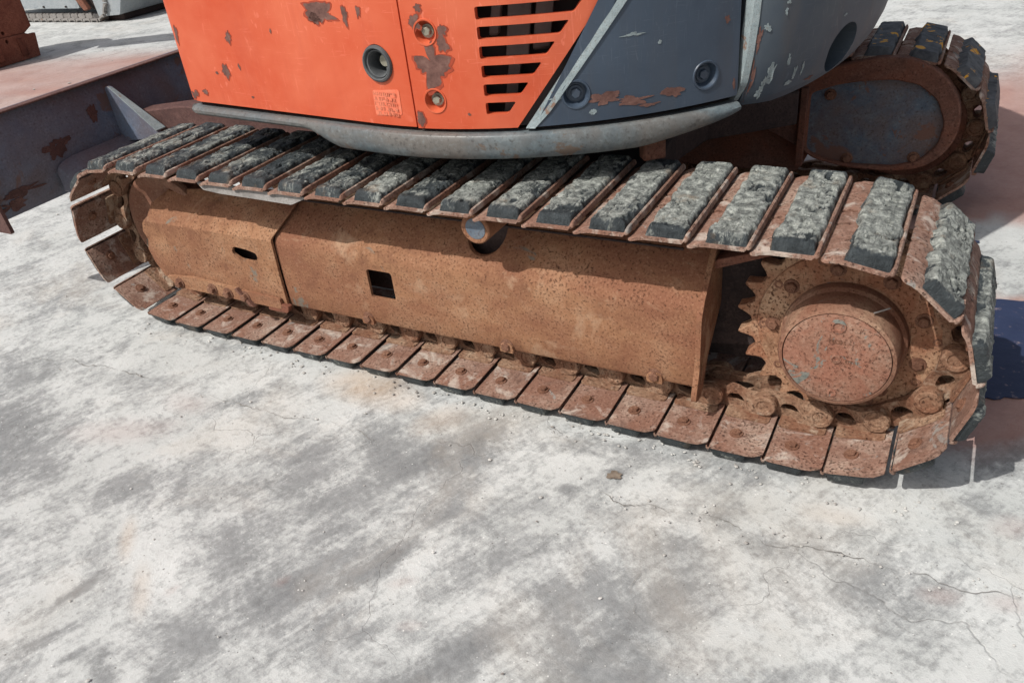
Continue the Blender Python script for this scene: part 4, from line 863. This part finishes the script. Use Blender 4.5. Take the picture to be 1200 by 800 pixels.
# pale machine far behind on its own small track
bgm = tagged(empty('compact_excavator', (-7.4, 4.9, 0)), 'pale grey tracked machine far back at the top left corner', 'excavator')
def gp(name, me, mat, bev=.01): me.transform(Matrix.Translation((7.4, -4.9, 0))); return link_mesh(name, me, mat, bgm, bev)
gsh = outline_mesh('track_shoe', [(-.058, 0), (.058, 0), (.058, .03), (.045, .034), (.03, .018), (-.03, .018), (-.045, .034), (-.058, .03)], [], .35, lambda a, b, d: (a, d, -b)); gsh.materials.append(MAT['bare_steel'])
glk = outline_mesh('link', round_poly([(-.06, .0), (.055, .0), (.062, .03), (.04, .055), (.01, .035), (-.03, .05), (-.062, .03)], .012, 2), [], .05, lambda a, b, d: (a, .05+d, b)); glk.materials.append(MAT['bare_steel'])
Lg, Rg, zg = 2.2, .24, .275
x0g = -9.1; per = 2*Lg+2*math.pi*Rg; ng = 46
for k in range(ng):
    s = per*k/ng
    if s < Lg: px, pz, a = x0g+s, zg-Rg, 0
    elif s < Lg+math.pi*Rg: th = (s-Lg)/Rg; px, pz, a = x0g+Lg+Rg*math.sin(th), zg-Rg*math.cos(th), th
    elif s < 2*Lg+math.pi*Rg: px, pz, a = x0g+Lg-(s-Lg-math.pi*Rg), zg+Rg, math.pi
    else: th = (s-2*Lg-math.pi*Rg)/Rg; px, pz, a = x0g-Rg*math.sin(th), zg+Rg*math.cos(th), math.pi+th
    o = link_mesh('track_shoe', gsh, None, bgm); o.location = (px+7.4, 4.66-4.9, pz); o.rotation_euler = (0, -a, 0)
    link_mesh('link', glk, None, o)
gp('track_frame', outline_mesh('track_frame', round_poly([(-9.1, .14), (-7.12, .14), (-7.17, .33), (-7.5, .40), (-9.1, .40)], .03, 3), [], .2, lambda a, b, d: (a, 4.69+d, b)), MAT['pale_paint'])
for x in (-7.35, -7.75, -8.15): gp('bolt', box('bolt', x-.01, x+.01, 4.675, 4.69, .15, .17), MAT['shadow_steel'], .002)
gi = gp('idler_wheel', lathe('idler_wheel', [(0, .05), (.06, .05), (.08, .03), (.17, .02), (.17, -.1), (0, -.1)], 32), MAT['shadow_steel']); gi.data.transform(Matrix.Translation((-7.4, 4.9, 0))); gi.location = (x0g+Lg+7.4, 4.76-4.9, zg)
gp('strut', outline_mesh('strut', [(-7.12, .30), (-6.98, .12), (-6.90, .14), (-7.02, .34)], [], .05, lambda a, b, d: (a, 4.63+d, b)), MAT['dark_rust'])
gp('house', outline_mesh('house', round_poly([(-9.2, .5), (-7.0, .5), (-6.8, .8), (-6.8, 1.6), (-9.2, 1.6)], .05, 3), [], 1.5, lambda a, b, d: (a, 4.75+d, b)), MAT['pale_paint'], .03)
gp('blade', outline_mesh('blade', round_poly([(-6.86, .05), (-6.50, .07), (-6.40, .24), (-6.44, .50), (-6.90, .50)], .02, 3), [], 1.2, lambda a, b, d: (a, 4.70+d, b)), MAT['pale_paint'], .02)
gp('under_block', box('under_block', -6.95, -6.55, 4.78, 5.6, .0, .2), MAT['shadow_steel'])
# dark steel block behind it
dk = tagged(link_mesh('steel_block', outline_mesh('steel_block', round_poly([(-7.7, 0), (-5.2, 0), (-5.2, .9), (-7.7, .9)], .03, 3), [], .8, lambda a, b, d: (a, 5.62+d, b)), MAT['shadow_steel'], None, .02), 'dark steel block behind the pale grey machine at the top edge', 'steel block')
